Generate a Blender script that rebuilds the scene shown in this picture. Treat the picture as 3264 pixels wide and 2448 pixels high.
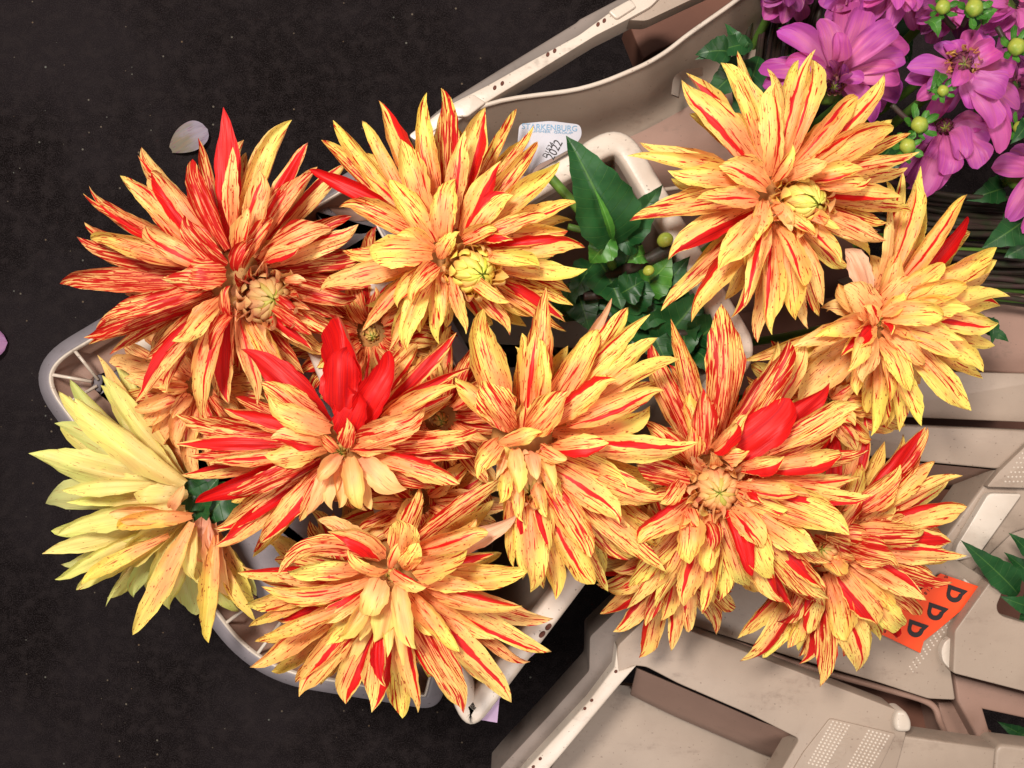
import bpy, bmesh, math, random
from mathutils import Vector, Matrix
random.seed(7)
R_ = random.Random(11)

# ------------------------------------------------------------------ camera, world, lights
for o in list(bpy.data.objects): bpy.data.objects.remove(o)
sc = bpy.context.scene
COL = sc.collection
CH = 1.10; TAN = 0.5758
cam = bpy.data.cameras.new('camera'); camo = bpy.data.objects.new('camera', cam); COL.objects.link(camo)
camo.location = (0, 0, CH); camo.rotation_euler = (0, 0, 0)
cam.sensor_fit = 'HORIZONTAL'; cam.sensor_width = 36; cam.lens = 18/TAN; cam.clip_start = .01; cam.clip_end = 50
sc.camera = camo
w = bpy.data.worlds.new('World'); sc.world = w; w.use_nodes = True
bg = w.node_tree.nodes['Background']; bg.inputs[0].default_value = (1.0, .93, .88, 1); bg.inputs[1].default_value = .25
def area(name, loc, target, size, power, col):
    l = bpy.data.lights.new(name, 'AREA'); l.shape = 'DISK'; l.size = size; l.energy = power; l.color = col
    o = bpy.data.objects.new(name, l); COL.objects.link(o); o.location = loc
    d = Vector(target)-Vector(loc); o.rotation_euler = d.to_track_quat('-Z', 'Y').to_euler(); return o
area('hall_lamp', (-.35, .45, 1.75), (.08, -.02, .4), .28, 32, (1.0, .93, .84))
area('hall_lamp', (.95, .25, 1.6), (.3, -.1, .3), .5, 8, (1.0, .84, .74))
area('hall_lamp', (.15, -1.0, 1.8), (.1, -.1, .4), .6, 10, (1.0, .95, .9))
sc.view_settings.view_transform = 'Standard'; sc.view_settings.look = 'None'
sc.view_settings.exposure = 0.0; sc.view_settings.gamma = 1

def at(px, py, z):
    d = CH-z
    return Vector(((px-1632)/1632*TAN*d, -(py-1224)/1632*TAN*d, z))
def mpp(z): return TAN*(CH-z)/1632      # metres per source pixel at height z

# ------------------------------------------------------------------ object helpers
def link(name, me, mat=None, parent=None, smooth=True):
    o = bpy.data.objects.new(name, me); COL.objects.link(o)
    if mat: me.materials.append(mat)
    if parent is not None:
        o.parent = parent
        loc = WORLD(parent)
        me.transform(Matrix.Translation(-loc))
    if smooth:
        me.polygons.foreach_set('use_smooth', [True]*len(me.polygons))
    return o
def WORLD(o):
    v = Vector((0, 0, 0))
    while o is not None:
        v += o.location; o = o.parent
    return v
def thing(name, label, cat, loc, group=None):
    o = bpy.data.objects.new(name, None); COL.objects.link(o); o.location = loc
    o.empty_display_size = .02
    tag(o, label, cat, group); return o
def tag(o, label=None, cat=None, group=None, kind=None):
    if label: o['label'] = label
    if cat: o['category'] = cat
    if group: o['group'] = group
    if kind: o['kind'] = kind
    return o

# ------------------------------------------------------------------ materials
def newmat(name):
    m = bpy.data.materials.new(name); m.use_nodes = True; nt = m.node_tree
    for n in list(nt.nodes): nt.nodes.remove(n)
    return m, nt
class NT:
    def __init__(s, nt): s.nt = nt
    def n(s, t, **k):
        x = s.nt.nodes.new(t)
        for a, b in k.items(): setattr(x, a, b)
        return x
    def l(s, a, b): s.nt.links.new(a, b)
    def val(s, inp, v):
        if hasattr(v, 'is_linked') or isinstance(v, bpy.types.NodeSocket): s.l(v, inp)
        else: inp.default_value = v
    def m(s, op, a, b=0.0, c=None, clamp=False):
        x = s.n('ShaderNodeMath', operation=op); x.use_clamp = clamp
        s.val(x.inputs[0], a); s.val(x.inputs[1], b)
        if c is not None: s.val(x.inputs[2], c)
        return x.outputs[0]
    def mix(s, f, a, b):
        x = s.n('ShaderNodeMix', data_type='RGBA'); s.val(x.inputs[0], f); s.val(x.inputs[6], a); s.val(x.inputs[7], b)
        return x.outputs[2]
    def comb(s, a, b, c):
        x = s.n('ShaderNodeCombineXYZ'); s.val(x.inputs[0], a); s.val(x.inputs[1], b); s.val(x.inputs[2], c); return x.outputs[0]
    def noise(s, vec, scale=1., detail=2., rough=.5):
        x = s.n('ShaderNodeTexNoise'); s.l(vec, x.inputs['Vector']); x.inputs['Scale'].default_value = scale
        x.inputs['Detail'].default_value = detail; x.inputs['Roughness'].default_value = rough; return x.outputs['Fac']
    def ramp(s, v, lo, hi):
        x = s.n('ShaderNodeMapRange', interpolation_type='SMOOTHSTEP'); s.val(x.inputs[0], v); s.val(x.inputs[1], lo); s.val(x.inputs[2], hi)
        return x.outputs[0]
    def attr(s, nm):
        return s.n('ShaderNodeAttribute', attribute_name=nm)
    def sep(s, v):
        x = s.n('ShaderNodeSeparateXYZ'); s.l(v, x.inputs[0]); return x.outputs

def petal_mat(name, streakcol=(.52, .012, .008, 1), redcol=(.74, .012, .010, 1), transl=.32):
    m, nt = newmat(name); N = NT(nt)
    uv = N.sep(N.n('ShaderNodeUVMap', uv_map='UVMap').outputs[0])
    U, V = uv[0], uv[1]
    ct = N.attr('ctip').outputs['Color']; cb = N.attr('cbase').outputs['Color']
    pn = N.sep(N.attr('pn').outputs['Vector']); un, vn = pn[0], pn[1]      # un -1..1 , vn 0..1
    pp = N.attr('pp'); ps = N.sep(pp.outputs['Vector']); seed, dens, bpos = ps[0], ps[1], ps[2]
    qq = N.sep(N.attr('qq').outputs['Vector']); bw, fl, solid = qq[0], qq[1], qq[2]
    sd = N.m('MULTIPLY', seed, 97.)
    # warm blotches between base and tip colour
    bl = N.noise(N.comb(N.m('MULTIPLY', U, 90.), N.m('MULTIPLY', V, 35.), sd), 1., 2.)
    f = N.m('ADD', N.m('MULTIPLY', N.m('SUBTRACT', bl, .5), 1.5), vn)
    f = N.m('ADD', f, N.m('MULTIPLY', N.m('POWER', N.m('ABSOLUTE', un), 2.), .25))
    base = N.mix(N.ramp(f, .22, .98), cb, ct)
    # faint veins
    vein = N.noise(N.comb(N.m('MULTIPLY', U, 1500.), N.m('MULTIPLY', V, 18.), sd), 1., 1.)
    base = N.mix(N.m('MULTIPLY', N.ramp(vein, .5, .75), .22), base, (.80, .25, .06, 1))
    # long streaks
    warp = N.m('MULTIPLY', N.m('SUBTRACT', N.noise(N.comb(N.m('MULTIPLY', V, 60.), sd, 0.), 1., 1.), .5), 1.2)
    st = N.noise(N.comb(N.m('ADD', N.m('MULTIPLY', U, 780.), warp), N.m('MULTIPLY', V, 38.), N.m('ADD', sd, 3.3)), 1., 1.5, .55)
    th = N.m('SUBTRACT', .715, N.m('MULTIPLY', dens, .17))
    s1 = N.ramp(st, th, N.m('ADD', th, .045))
    st2 = N.noise(N.comb(N.m('MULTIPLY', U, 1350.), N.m('MULTIPLY', V, 75.), N.m('ADD', sd, 9.1)), 1., 1.)
    th2 = N.m('SUBTRACT', .715, N.m('MULTIPLY', dens, .12))
    s2 = N.ramp(st2, th2, N.m('ADD', th2, .05))
    fk = N.noise(N.comb(N.m('MULTIPLY', U, 1250.), N.m('MULTIPLY', V, 330.), N.m('ADD', sd, 5.7)), 1., 0.)
    th3 = N.m('SUBTRACT', .84, N.m('MULTIPLY', fl, .17))
    s3 = N.m('MULTIPLY', N.ramp(fk, th3, N.m('ADD', th3, .06)), .85)
    st3 = N.noise(N.comb(N.m('MULTIPLY', U, 1900.), N.m('MULTIPLY', V, 30.), N.m('ADD', sd, 21.)), 1., 1.)
    s4 = N.m('MULTIPLY', N.ramp(st3, N.m('SUBTRACT', .76, N.m('MULTIPLY', dens, .18)), N.m('SUBTRACT', .84, N.m('MULTIPLY', dens, .18))), .75)
    # broad band
    env = N.m('ADD', .25, N.m('MULTIPLY', N.m('SINE', N.m('MULTIPLY', vn, 3.0)), .85))
    wob = N.m('MULTIPLY', N.m('SUBTRACT', N.noise(N.comb(N.m('MULTIPLY', V, 70.), N.m('MULTIPLY', U, 160.), sd), 1., 2.), .5), .35)
    d = N.m('SUBTRACT', N.m('MULTIPLY', bw, env), N.m('ABSOLUTE', N.m('SUBTRACT', N.m('ADD', un, wob), bpos)))
    b1 = N.m('MULTIPLY', N.ramp(d, 0., .05), N.ramp(bw, .01, .02))
    base = N.mix(s3, base, (.33, .03, .012, 1))
    base = N.mix(s4, base, (.55, .035, .02, 1))
    base = N.mix(N.m('MAXIMUM', s1, s2, clamp=True), base, streakcol)
    base = N.mix(N.m('MAXIMUM', b1, solid, clamp=True), base, N.mix(N.m('MULTIPLY', N.ramp(vein, .40, .70), .75), redcol, (redcol[0]*.62, redcol[1]*.6, redcol[2]*1.6, 1)))
    tipb = N.m('MULTIPLY', N.ramp(vn, .955, .995), N.m('MULTIPLY', N.ramp(seed, .55, .9), .75))
    base = N.mix(tipb, base, (.22, .10, .04, 1))
    geo = N.n('ShaderNodeNewGeometry')
    back = N.mix(.45, base, (.80, .42, .26, 1))
    base = N.mix(geo.outputs['Backfacing'], base, back)
    bump = N.n('ShaderNodeBump'); bump.inputs['Strength'].default_value = .6; bump.inputs['Distance'].default_value = .001
    hb = N.noise(N.comb(N.m('MULTIPLY', U, 750.), N.m('MULTIPLY', V, 22.), sd), 1., 2.)
    N.l(hb, bump.inputs['Height'])
    p = N.n('ShaderNodeBsdfPrincipled'); N.l(base, p.inputs['Base Color']); p.inputs['Roughness'].default_value = .48
    p.inputs['Specular IOR Level'].default_value = .30; N.l(bump.outputs[0], p.inputs['Normal'])
    t = N.n('ShaderNodeBsdfTranslucent'); N.l(base, t.inputs[0])
    mx = N.n('ShaderNodeMixShader'); mx.inputs[0].default_value = transl
    N.l(p.outputs[0], mx.inputs[1]); N.l(t.outputs[0], mx.inputs[2])
    o = N.n('ShaderNodeOutputMaterial'); N.l(mx.outputs[0], o.inputs[0])
    return m
M_PETAL = petal_mat('striped_petal')
M_PALEPETAL = petal_mat('yellow_petal', streakcol=(.40, .07, .03, 1), redcol=(.62, .02, .012, 1))
M_PURPLE = petal_mat('purple_petal', streakcol=(.30, .02, .22, 1), redcol=(.4, .02, .3, 1))

def leaf_mat(name, c1, c2, rough=.42, vein=(.12, .25, .05, 1)):
    m, nt = newmat(name); N = NT(nt)
    uv = N.sep(N.n('ShaderNodeUVMap', uv_map='UVMap').outputs[0]); pn = N.sep(N.attr('pn').outputs['Vector'])
    sd = N.sep(N.attr('pp').outputs['Vector'])[0]; sd = N.m('MULTIPLY', sd, 51.)
    n1 = N.noise(N.comb(N.m('MULTIPLY', uv[0], 60.), N.m('MULTIPLY', uv[1], 60.), sd), 1., 3.)
    c = N.mix(N.ramp(n1, .3, .7), c1, c2)
    side = N.m('ADD', N.m('MULTIPLY', N.m('ABSOLUTE', uv[0]), -80.*1.1), N.m('MULTIPLY', uv[1], 130.))
    vv = N.m('ABSOLUTE', N.m('SINE', N.m('MULTIPLY', side, 3.0)))
    vm = N.m('SUBTRACT', 1., N.ramp(vv, 0., .16))
    mid = N.m('SUBTRACT', 1., N.ramp(N.m('ABSOLUTE', pn[0]), .02, .06))
    c = N.mix(N.m('MULTIPLY', N.m('MAXIMUM', N.m('MULTIPLY', vm, .35), N.m('MULTIPLY', mid, .7)), .6), c, vein)
    bump = N.n('ShaderNodeBump'); bump.inputs['Strength'].default_value = .5; bump.inputs['Distance'].default_value = .001
    N.l(N.m('SUBTRACT', n1, N.m('MULTIPLY', vm, .5)), bump.inputs['Height'])
    p = N.n('ShaderNodeBsdfPrincipled'); N.l(c, p.inputs['Base Color']); p.inputs['Roughness'].default_value = rough
    p.inputs['Specular IOR Level'].default_value = .35
    N.l(bump.outputs[0], p.inputs['Normal'])
    t = N.n('ShaderNodeBsdfTranslucent'); N.l(c, t.inputs[0])
    mx = N.n('ShaderNodeMixShader'); mx.inputs[0].default_value = .15
    N.l(p.outputs[0], mx.inputs[1]); N.l(t.outputs[0], mx.inputs[2])
    o = N.n('ShaderNodeOutputMaterial'); N.l(mx.outputs[0], o.inputs[0]); return m
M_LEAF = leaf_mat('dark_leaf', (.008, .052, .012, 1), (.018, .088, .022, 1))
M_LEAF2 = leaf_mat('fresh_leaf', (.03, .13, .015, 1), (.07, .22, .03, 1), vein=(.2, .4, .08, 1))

def simple_mat(name, c1, c2=None, rough=.5, scale=30, bump=.15, bscale=300, spec=.4, dirt=None, metal=0):
    m, nt = newmat(name); N = NT(nt)
    co = N.n('ShaderNodeTexCoord').outputs['Object']
    col = c1
    if c2:
        col = N.mix(N.ramp(N.noise(co, scale, 4., .6), .3, .7), c1, c2)
    if dirt:
        mp = N.n('ShaderNodeMapping'); N.l(co, mp.inputs[0]); mp.inputs['Rotation'].default_value = (0, 0, .4); mp.inputs['Scale'].default_value = (1, 3.2, 1)
        n2 = N.noise(mp.outputs[0], 14, 5., .72)
        n3 = N.noise(co, 170, 2., .6)
        d1 = N.m('MULTIPLY', N.ramp(n2, .52, .78), N.m('ADD', .14, N.m('MULTIPLY', N.ramp(n3, .4, .65), .5)))
        n4 = N.noise(co, 420, 0.); d2 = N.m('MULTIPLY', N.ramp(n4, .78, .84), .7)
        mp2 = N.n('ShaderNodeMapping'); N.l(co, mp2.inputs[0]); mp2.inputs['Rotation'].default_value = (0, 0, -.5); mp2.inputs['Scale'].default_value = (12, 300, 60)
        d3 = N.m('MULTIPLY', N.ramp(N.noise(mp2.outputs[0], 1, 2.), .74, .84), .16)
        dd = N.m('MAXIMUM', N.m('MAXIMUM', d1, d2), d3, clamp=True)
        col = N.mix(dd, col, dirt)
    p = N.n('ShaderNodeBsdfPrincipled'); N.val(p.inputs['Base Color'], col); p.inputs['Roughness'].default_value = rough
    p.inputs['Specular IOR Level'].default_value = spec; p.inputs['Metallic'].default_value = metal
    if bump:
        b = N.n('ShaderNodeBump'); b.inputs['Strength'].default_value = bump; b.inputs['Distance'].default_value = .001
        N.l(N.noise(co, bscale, 3.), b.inputs['Height']); N.l(b.outputs[0], p.inputs['Normal'])
    o = N.n('ShaderNodeOutputMaterial'); N.l(p.outputs[0], o.inputs[0]); return m
DIRT = (.16, .11, .085, 1)
M_PLASTIC = simple_mat('cream_plastic', (.35, .275, .22, 1), (.285, .22, .175, 1), .42, 9, .12, 500, .4, DIRT)
M_WHITE = simple_mat('white_plastic', (.60, .53, .46, 1), (.52, .44, .37, 1), .32, 12, .08, 400, .5, DIRT)
M_DIMGREY = simple_mat('dimmed_grey_plastic', (.22, .195, .215, 1), (.17, .15, .165, 1), .45, 10, .12, 500, .35, (.10, .08, .08, 1))  # grey-lilac tone puts the dim light at the left into the colour
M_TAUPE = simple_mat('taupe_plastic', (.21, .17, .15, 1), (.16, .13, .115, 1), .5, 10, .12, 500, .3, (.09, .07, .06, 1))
M_PINKWALL = simple_mat('pinkish_and_shaded_plastic', (.30, .185, .145, 1), (.23, .14, .11, 1), .5, 6, .12, 400, .3, DIRT)
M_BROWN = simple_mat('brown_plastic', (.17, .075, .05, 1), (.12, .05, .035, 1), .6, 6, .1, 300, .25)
M_HOLE = simple_mat('hole_shade', (.10, .03, .018, 1), None, .8, bump=0)  # dark colour stands for the shade inside the holes
M_STEM = simple_mat('dark_stem', (.045, .022, .022, 1), (.025, .03, .014, 1), .5, 60, .3, 200, .3)
M_GSTEM = simple_mat('green_stem', (.10, .20, .03, 1), (.07, .14, .025, 1), .45, 60, .2, 200, .3)
M_PAPER = simple_mat('white_label_paper', (.42, .42, .47, 1), (.38, .38, .43, 1), .6, 20, .05, 100)
M_ORANGE = simple_mat('orange_label_paper', (.86, .085, .022, 1), (.80, .07, .02, 1), .55, 20, .1, 200, .25)
M_INK = simple_mat('black_ink', (.018, .012, .014, 1), None, .6, bump=0)
M_BLUEINK = simple_mat('blue_ink', (.13, .27, .42, 1), None, .6, bump=0)
M_LILAC = simple_mat('lilac_paper', (.50, .33, .48, 1), (.46, .32, .52, 1), .5, 20, .05, 100)
M_RECEP = simple_mat('receptacle', (.40, .17, .05, 1), (.30, .16, .05, 1), .6, 80, .2, 300, .2)
M_BUD = simple_mat('green_bud', (.15, .26, .03, 1), (.34, .36, .05, 1), .42, 60, .5, 160, .35)

def floor_mat():
    m, nt = newmat('dark_concrete'); N = NT(nt); co = N.n('ShaderNodeTexCoord').outputs['Object']
    big = N.noise(co, 4., 4., .6); mid = N.noise(co, 60., 4., .7); fine = N.noise(co, 700., 2., .6)
    c = N.mix(N.ramp(big, .36, .64), (.0030, .0016, .0014, 1), (.0135, .0100, .0112, 1))
    c = N.mix(N.m('MULTIPLY', N.ramp(mid, .42, .68), .6), c, (.024, .018, .018, 1))
    c = N.mix(N.m('MULTIPLY', N.ramp(fine, .45, .65), .75), c, (.028, .022, .024, 1))
    vo = N.n('ShaderNodeTexVoronoi', feature='F1'); N.l(co, vo.inputs['Vector']); vo.inputs['Scale'].default_value = 130.
    vs = N.sep(vo.outputs['Color'])
    rad = N.m('MULTIPLY', N.ramp(vs[0], .6, 1.), .19)
    spk = N.m('MULTIPLY', N.ramp(N.m('SUBTRACT', rad, vo.outputs['Distance']), 0., .05), N.m('MULTIPLY', N.m('MULTIPLY', vs[2], vs[2]), .5))
    c = N.mix(spk, c, N.mix(vs[1], (.26, .17, .10, 1), (.24, .25, .22, 1)))
    b = N.n('ShaderNodeBump'); b.inputs['Strength'].default_value = .6; b.inputs['Distance'].default_value = .0015
    N.l(N.m('ADD', mid, fine), b.inputs['Height'])
    p = N.n('ShaderNodeBsdfPrincipled'); N.l(c, p.inputs['Base Color']); p.inputs['Roughness'].default_value = .75
    p.inputs['Specular IOR Level'].default_value = .06; N.l(b.outputs[0], p.inputs['Normal'])
    o = N.n('ShaderNodeOutputMaterial'); N.l(p.outputs[0], o.inputs[0]); return m

# ------------------------------------------------------------------ floor
me = bpy.data.meshes.new('floor'); me.from_pydata([(-4, -4, 0), (4, -4, 0), (4, 4, 0), (-4, 4, 0)], [], [(0, 1, 2, 3)])
o = link('floor', me, floor_mat(), smooth=False); tag(o, kind='structure')

# ------------------------------------------------------------------ solid helpers (points in world space)
def round_poly(pts, r, seg=6):
    """pts: list of Vectors (closed), r: radius in metres or list"""
    out = []; n = len(pts)
    for i in range(n):
        p0, p, p1 = pts[i-1], pts[i], pts[(i+1) % n]
        ri = r[i] if isinstance(r, (list, tuple)) else r
        a = (p0-p); b = (p1-p); la, lb = a.length, b.length
        if ri <= 0 or la < 1e-6 or lb < 1e-6: out.append(p.copy()); continue
        a.normalize(); b.normalize(); k = min(ri, la*.45, lb*.45)
        A = p+a*k; B = p+b*k
        for s in range(seg+1):
            t = s/seg
            out.append(A*(1-t)**2 + p*(2*t*(1-t)) + B*t*t)
    return out
def loft(name, loops, mat, parent=None, cap0=False, cap1=False, smooth=True):
    n = len(loops[0]); v = [tuple(p) for L in loops for p in L]; f = []
    for i in range(len(loops)-1):
        for j in range(n):
            k = (j+1) % n; f.append((i*n+j, i*n+k, (i+1)*n+k, (i+1)*n+j))
    if cap0: f.append(tuple(range(n-1, -1, -1)))
    if cap1: f.append(tuple((len(loops)-1)*n+j for j in range(n)))
    me = bpy.data.meshes.new(name); me.from_pydata(v, [], f)
    bm = bmesh.new(); bm.from_mesh(me); bmesh.ops.recalc_face_normals(bm, faces=bm.faces); bm.to_mesh(me); bm.free()
    o = link(name, me, mat, parent, smooth)
    for p in me.polygons:
        if len(p.vertices) > 4: p.use_smooth = False
    return o
def inset(pts, d):
    n = len(pts); out = []
    area2 = sum(pts[i].x*pts[(i+1) % n].y-pts[(i+1) % n].x*pts[i].y for i in range(n))
    sg = 1 if area2 > 0 else -1
    for i in range(n):
        a = (pts[i]-pts[i-1]); b = (pts[(i+1) % n]-pts[i]); a.z = b.z = 0
        if a.length < 1e-7: a = b.copy()
        if b.length < 1e-7: b = a.copy()
        a.normalize(); b.normalize(); t = a+b
        if t.length < 1e-6: t = b
        t.normalize(); nn = Vector((-t.y, t.x, 0))*sg
        c = max(.55, nn.dot(Vector((-a.y, a.x, 0))*sg)); out.append(pts[i]+nn*d/c)
    return out
def slab(name, px, z, h, mat, parent=None, r=0.0, bev=.003, seg=5):
    """px: list of (x,y) or (x,y,z) source pixels of the top outline; z top height, h thickness"""
    P = [at(p[0], p[1], p[2] if len(p) > 2 else z) for p in px]
    P = round_poly(P, r, seg) if r else P
    dz = Vector((0, 0, 1)); Q = [P[0]]
    for p in P[1:]:
        if (p-Q[-1]).length > 2e-4: Q.append(p)
    if (Q[0]-Q[-1]).length < 2e-4: Q.pop()
    bm = bmesh.new(); n = len(Q)
    tv = [bm.verts.new(p) for p in Q]; bv = [bm.verts.new(p-dz*h) for p in Q]
    bm.faces.new(tv); bm.faces.new(bv[::-1])
    for k in range(n): bm.faces.new((tv[k-1], bv[k-1], bv[k], tv[k]))
    bmesh.ops.recalc_face_normals(bm, faces=bm.faces)
    if bev > 0:
        bm.verts.ensure_lookup_table(); ts = set(tv); es = [e for e in bm.edges if e.verts[0] in ts and e.verts[1] in ts]
        bmesh.ops.bevel(bm, geom=es, offset=bev, offset_type='OFFSET', segments=3, profile=.5, affect='EDGES', clamp_overlap=True)
    bmesh.ops.triangulate(bm, faces=[f for f in bm.faces if len(f.verts) > 4])
    me = bpy.data.meshes.new(name); bm.to_mesh(me); bm.free()
    o = link(name, me, mat, parent, True); shade_auto(o, .6); return o
def shade_auto(o, ang=.7):
    me = o.data
    bm = bmesh.new(); bm.from_mesh(me)
    for e in bm.edges:
        if len(e.link_faces) == 2 and e.calc_face_angle(0) > ang: e.smooth = False
    bm.to_mesh(me); bm.free(); return o
def tube(name, pts, rad, mat, parent=None, seg=8, caps=True):
    """pts list Vectors, rad float or list"""
    n = len(pts); loops = []
    prev = None
    for i, p in enumerate(pts):
        t = (pts[min(i+1, n-1)]-pts[max(i-1, 0)]).normalized()
        s = t.cross(Vector((0, 0, 1)) if abs(t.z) < .9 else Vector((0, 1, 0))).normalized()
        if prev is not None and s.dot(prev) < 0: s = -s
        prev = s; u = s.cross(t); r = rad[i] if isinstance(rad, (list, tuple)) else rad
        loops.append([p+(s*math.cos(a)+u*math.sin(a))*r for a in [2*math.pi*k/seg for k in range(seg)]])
    return loft(name, loops, mat, parent, caps, caps)
def curve_pts(P, n=10):
    """Catmull-Rom through Vectors"""
    out = []
    Q = [P[0]*2-P[1]]+P+[P[-1]*2-P[-2]]
    for i in range(1, len(Q)-2):
        for k in range(n):
            t = k/n; a, b, c, d = Q[i-1], Q[i], Q[i+1], Q[i+2]
            out.append(.5*((2*b)+(c-a)*t+(2*a-5*b+4*c-d)*t*t+(-a+3*b-3*c+d)*t**3))
    out.append(P[-1].copy()); return out
def blob(name, c, rx, rz, mat, parent, seg=14, rings=9, axis=None, ribs=0):
    v = []; f = []
    q = axis.to_track_quat('Z', 'Y') if axis else None
    for i in range(rings+1):
        th = math.pi*i/rings
        for j in range(seg):
            a = 2*math.pi*j/seg; rr = rx*(1+ribs*math.cos(5*a))
            p = Vector((math.sin(th)*math.cos(a)*rr, math.sin(th)*math.sin(a)*rr, math.cos(th)*rz))
            if q: p = q @ p
            v.append(tuple(c+p))
    for i in range(rings):
        for j in range(seg):
            k = (j+1) % seg; f.append((i*seg+j, (i+1)*seg+j, (i+1)*seg+k, i*seg+k))
    me = bpy.data.meshes.new(name); me.from_pydata(v, [], f)
    bm = bmesh.new(); bm.from_mesh(me); bmesh.ops.remove_doubles(bm, verts=bm.verts, dist=1e-6); bm.to_mesh(me); bm.free()
    return link(name, me, mat, parent)

# ------------------------------------------------------------------ petals
NU, NV = 12, 18
class PM:
    """collects one or more petals into one mesh"""
    def __init__(s): s.v = []; s.f = []; s.uv = []; s.a = {k: [] for k in ('pn', 'pp', 'qq', 'ctip', 'cbase')}
    def add(s, B, T, wid, arch=.012, bend=0., cup=.5, twist=0., curl=0., st=None, shape='cactus', nu=NU, nv=NV, wob=1., upv=None):
        up0 = upv or Vector((0, 0, 1)); d = T-B; L = d.length; fl = d.normalized()
        side0 = fl.cross(up0)
        if side0.length < .05: side0 = fl.cross(Vector((0, 1, 0)))
        side0.normalize(); up = side0.cross(fl).normalized()
        rr = R_.random
        C1 = B+d*.30+up*arch*1.1+side0*bend*.9; C2 = B+d*.72+up*arch*.9+side0*bend*1.1
        base = len(s.v); ph = rr()*6.28; ph2 = rr()*6.28; amp = wob*(.05+.08*rr()); notch = rr()
        mid = .46+.16*rr(); blunt = R_.choice([.7, .8, .9, 1.0]); hook = (rr()-.5)*.6; rg = rr()*6.28; rgf = 3+4*rr(); roll = R_.choice([-.35, -.2, .5, .9, 1.4]) if shape == 'cactus' else -.3; crease = .10+.16*rr(); cf = R_.choice([3.1, 4.7, 6.2])
        rag = [0]*(nv+1)
        arcl = 0; prev = None
        for i in range(nv+1):
            t = i/nv; mt = 1-t
            c = B*mt**3+C1*3*mt*mt*t+C2*3*mt*t*t+T*t**3
            tg = ((C1-B)*3*mt*mt+(C2-C1)*6*mt*t+(T-C2)*3*t*t)
            if tg.length < 1e-9: tg = d
            tg.normalize()
            if prev is not None: arcl += (c-prev).length
            prev = c.copy()
            if curl and t > .72:
                k = (t-.72)/.28; c = c+up*curl*wid*k*k
            if shape == 'cactus':
                x = t/mid if t < mid else None
                wt = (.30+.70*math.sin(min(1, t/mid)*math.pi/2)**1.15) if t < mid else max(0., 1-((t-mid)/(1-mid))**1.55)**blunt
            elif shape == 'round':
                m2 = .60; wt = (.22+.78*math.sin(min(1, t/m2)*math.pi/2)) if t < m2 else max(0., 1-((t-m2)/(1-m2))**2.3)**.62
            elif shape == 'leaf':
                m2 = .38; wt = (math.sin(min(1, t/m2)*math.pi/2)**.8) if t < m2 else max(0., 1-((t-m2)/(1-m2))**1.35)**1.05
                wt *= 1+.05*math.sin(t*44)
            else:
                m2 = .45; wt = (.45+.55*math.sin(min(1, t/m2)*math.pi/2)) if t < m2 else max(0., 1-((t-m2)/(1-m2))**2.)**.9
            if shape == 'cactus':
                wt *= 1+.045*math.sin(t*rgf*6.28+rg)+.03*math.sin(t*41+ph)
                if t > .78: c = c+side0*hook*wid*((t-.78)/.22)**2
            hw = max(wid*.5*wt, .00012)
            tw = twist*t*t*1.3
            sd = tg.cross(up).normalized(); nn = sd.cross(tg).normalized()
            sd2 = sd*math.cos(tw)+nn*math.sin(tw); nn2 = nn*math.cos(tw)-sd*math.sin(tw)
            cupt = cup*(1+roll*max(0, t-.35))
            for j in range(nu+1):
                u = -1+2*j/nu
                e = amp*math.sin(9*t+ph+(1.3 if u > 0 else 0))*abs(u)**2*wob
                if shape == 'leaf':
                    h = hw*(cupt*abs(u)+.10*math.sin(9*t*2+ph)*abs(u))
                else:
                    h = hw*(cupt*(u*u-.25)+e*2.2+(crease*(math.cos(u*cf)-.5)*math.sin(min(1, t*1.3)*3.0) if shape in ('cactus', 'round') else 0)+.04*math.cos(u*9+ph2+2*t))
                lat = u*(1-min(.42, .16*abs(cupt))*u*u)*(1+e*.7)
                s.v.append(tuple(c+sd2*hw*lat+nn2*h))
                s.uv.append((u*hw, arcl))
                s.a['pn'].append((u, t, 0, 1)); s.a['pp'].append((st['seed'], st['dens'], st['bpos'], 1))
                s.a['qq'].append((st['bw'], st['fl'], st['solid'], 1))
                s.a['ctip'].append((*st['ctip'], 1)); s.a['cbase'].append((*st['cbase'], 1))
        for i in range(nv):
            for j in range(nu):
                a = base+i*(nu+1)+j; s.f.append((a, a+1, a+nu+2, a+nu+1))
        return s
    def build(s, name, mat, parent):
        me = bpy.data.meshes.new(name); me.from_pydata(s.v, [], s.f)
        uvl = me.uv_layers.new(name='UVMap'); li = [0]*len(me.loops); me.loops.foreach_get('vertex_index', li)
        flat = []
        for i in li: flat += s.uv[i]
        uvl.data.foreach_set('uv', flat)
        for k, arr in s.a.items():
            at_ = me.attributes.new(k, 'FLOAT_COLOR', 'POINT')
            fl = []
            for c in arr: fl += c
            at_.data.foreach_set('color', fl)
        return link(name, me, mat, parent)

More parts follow.
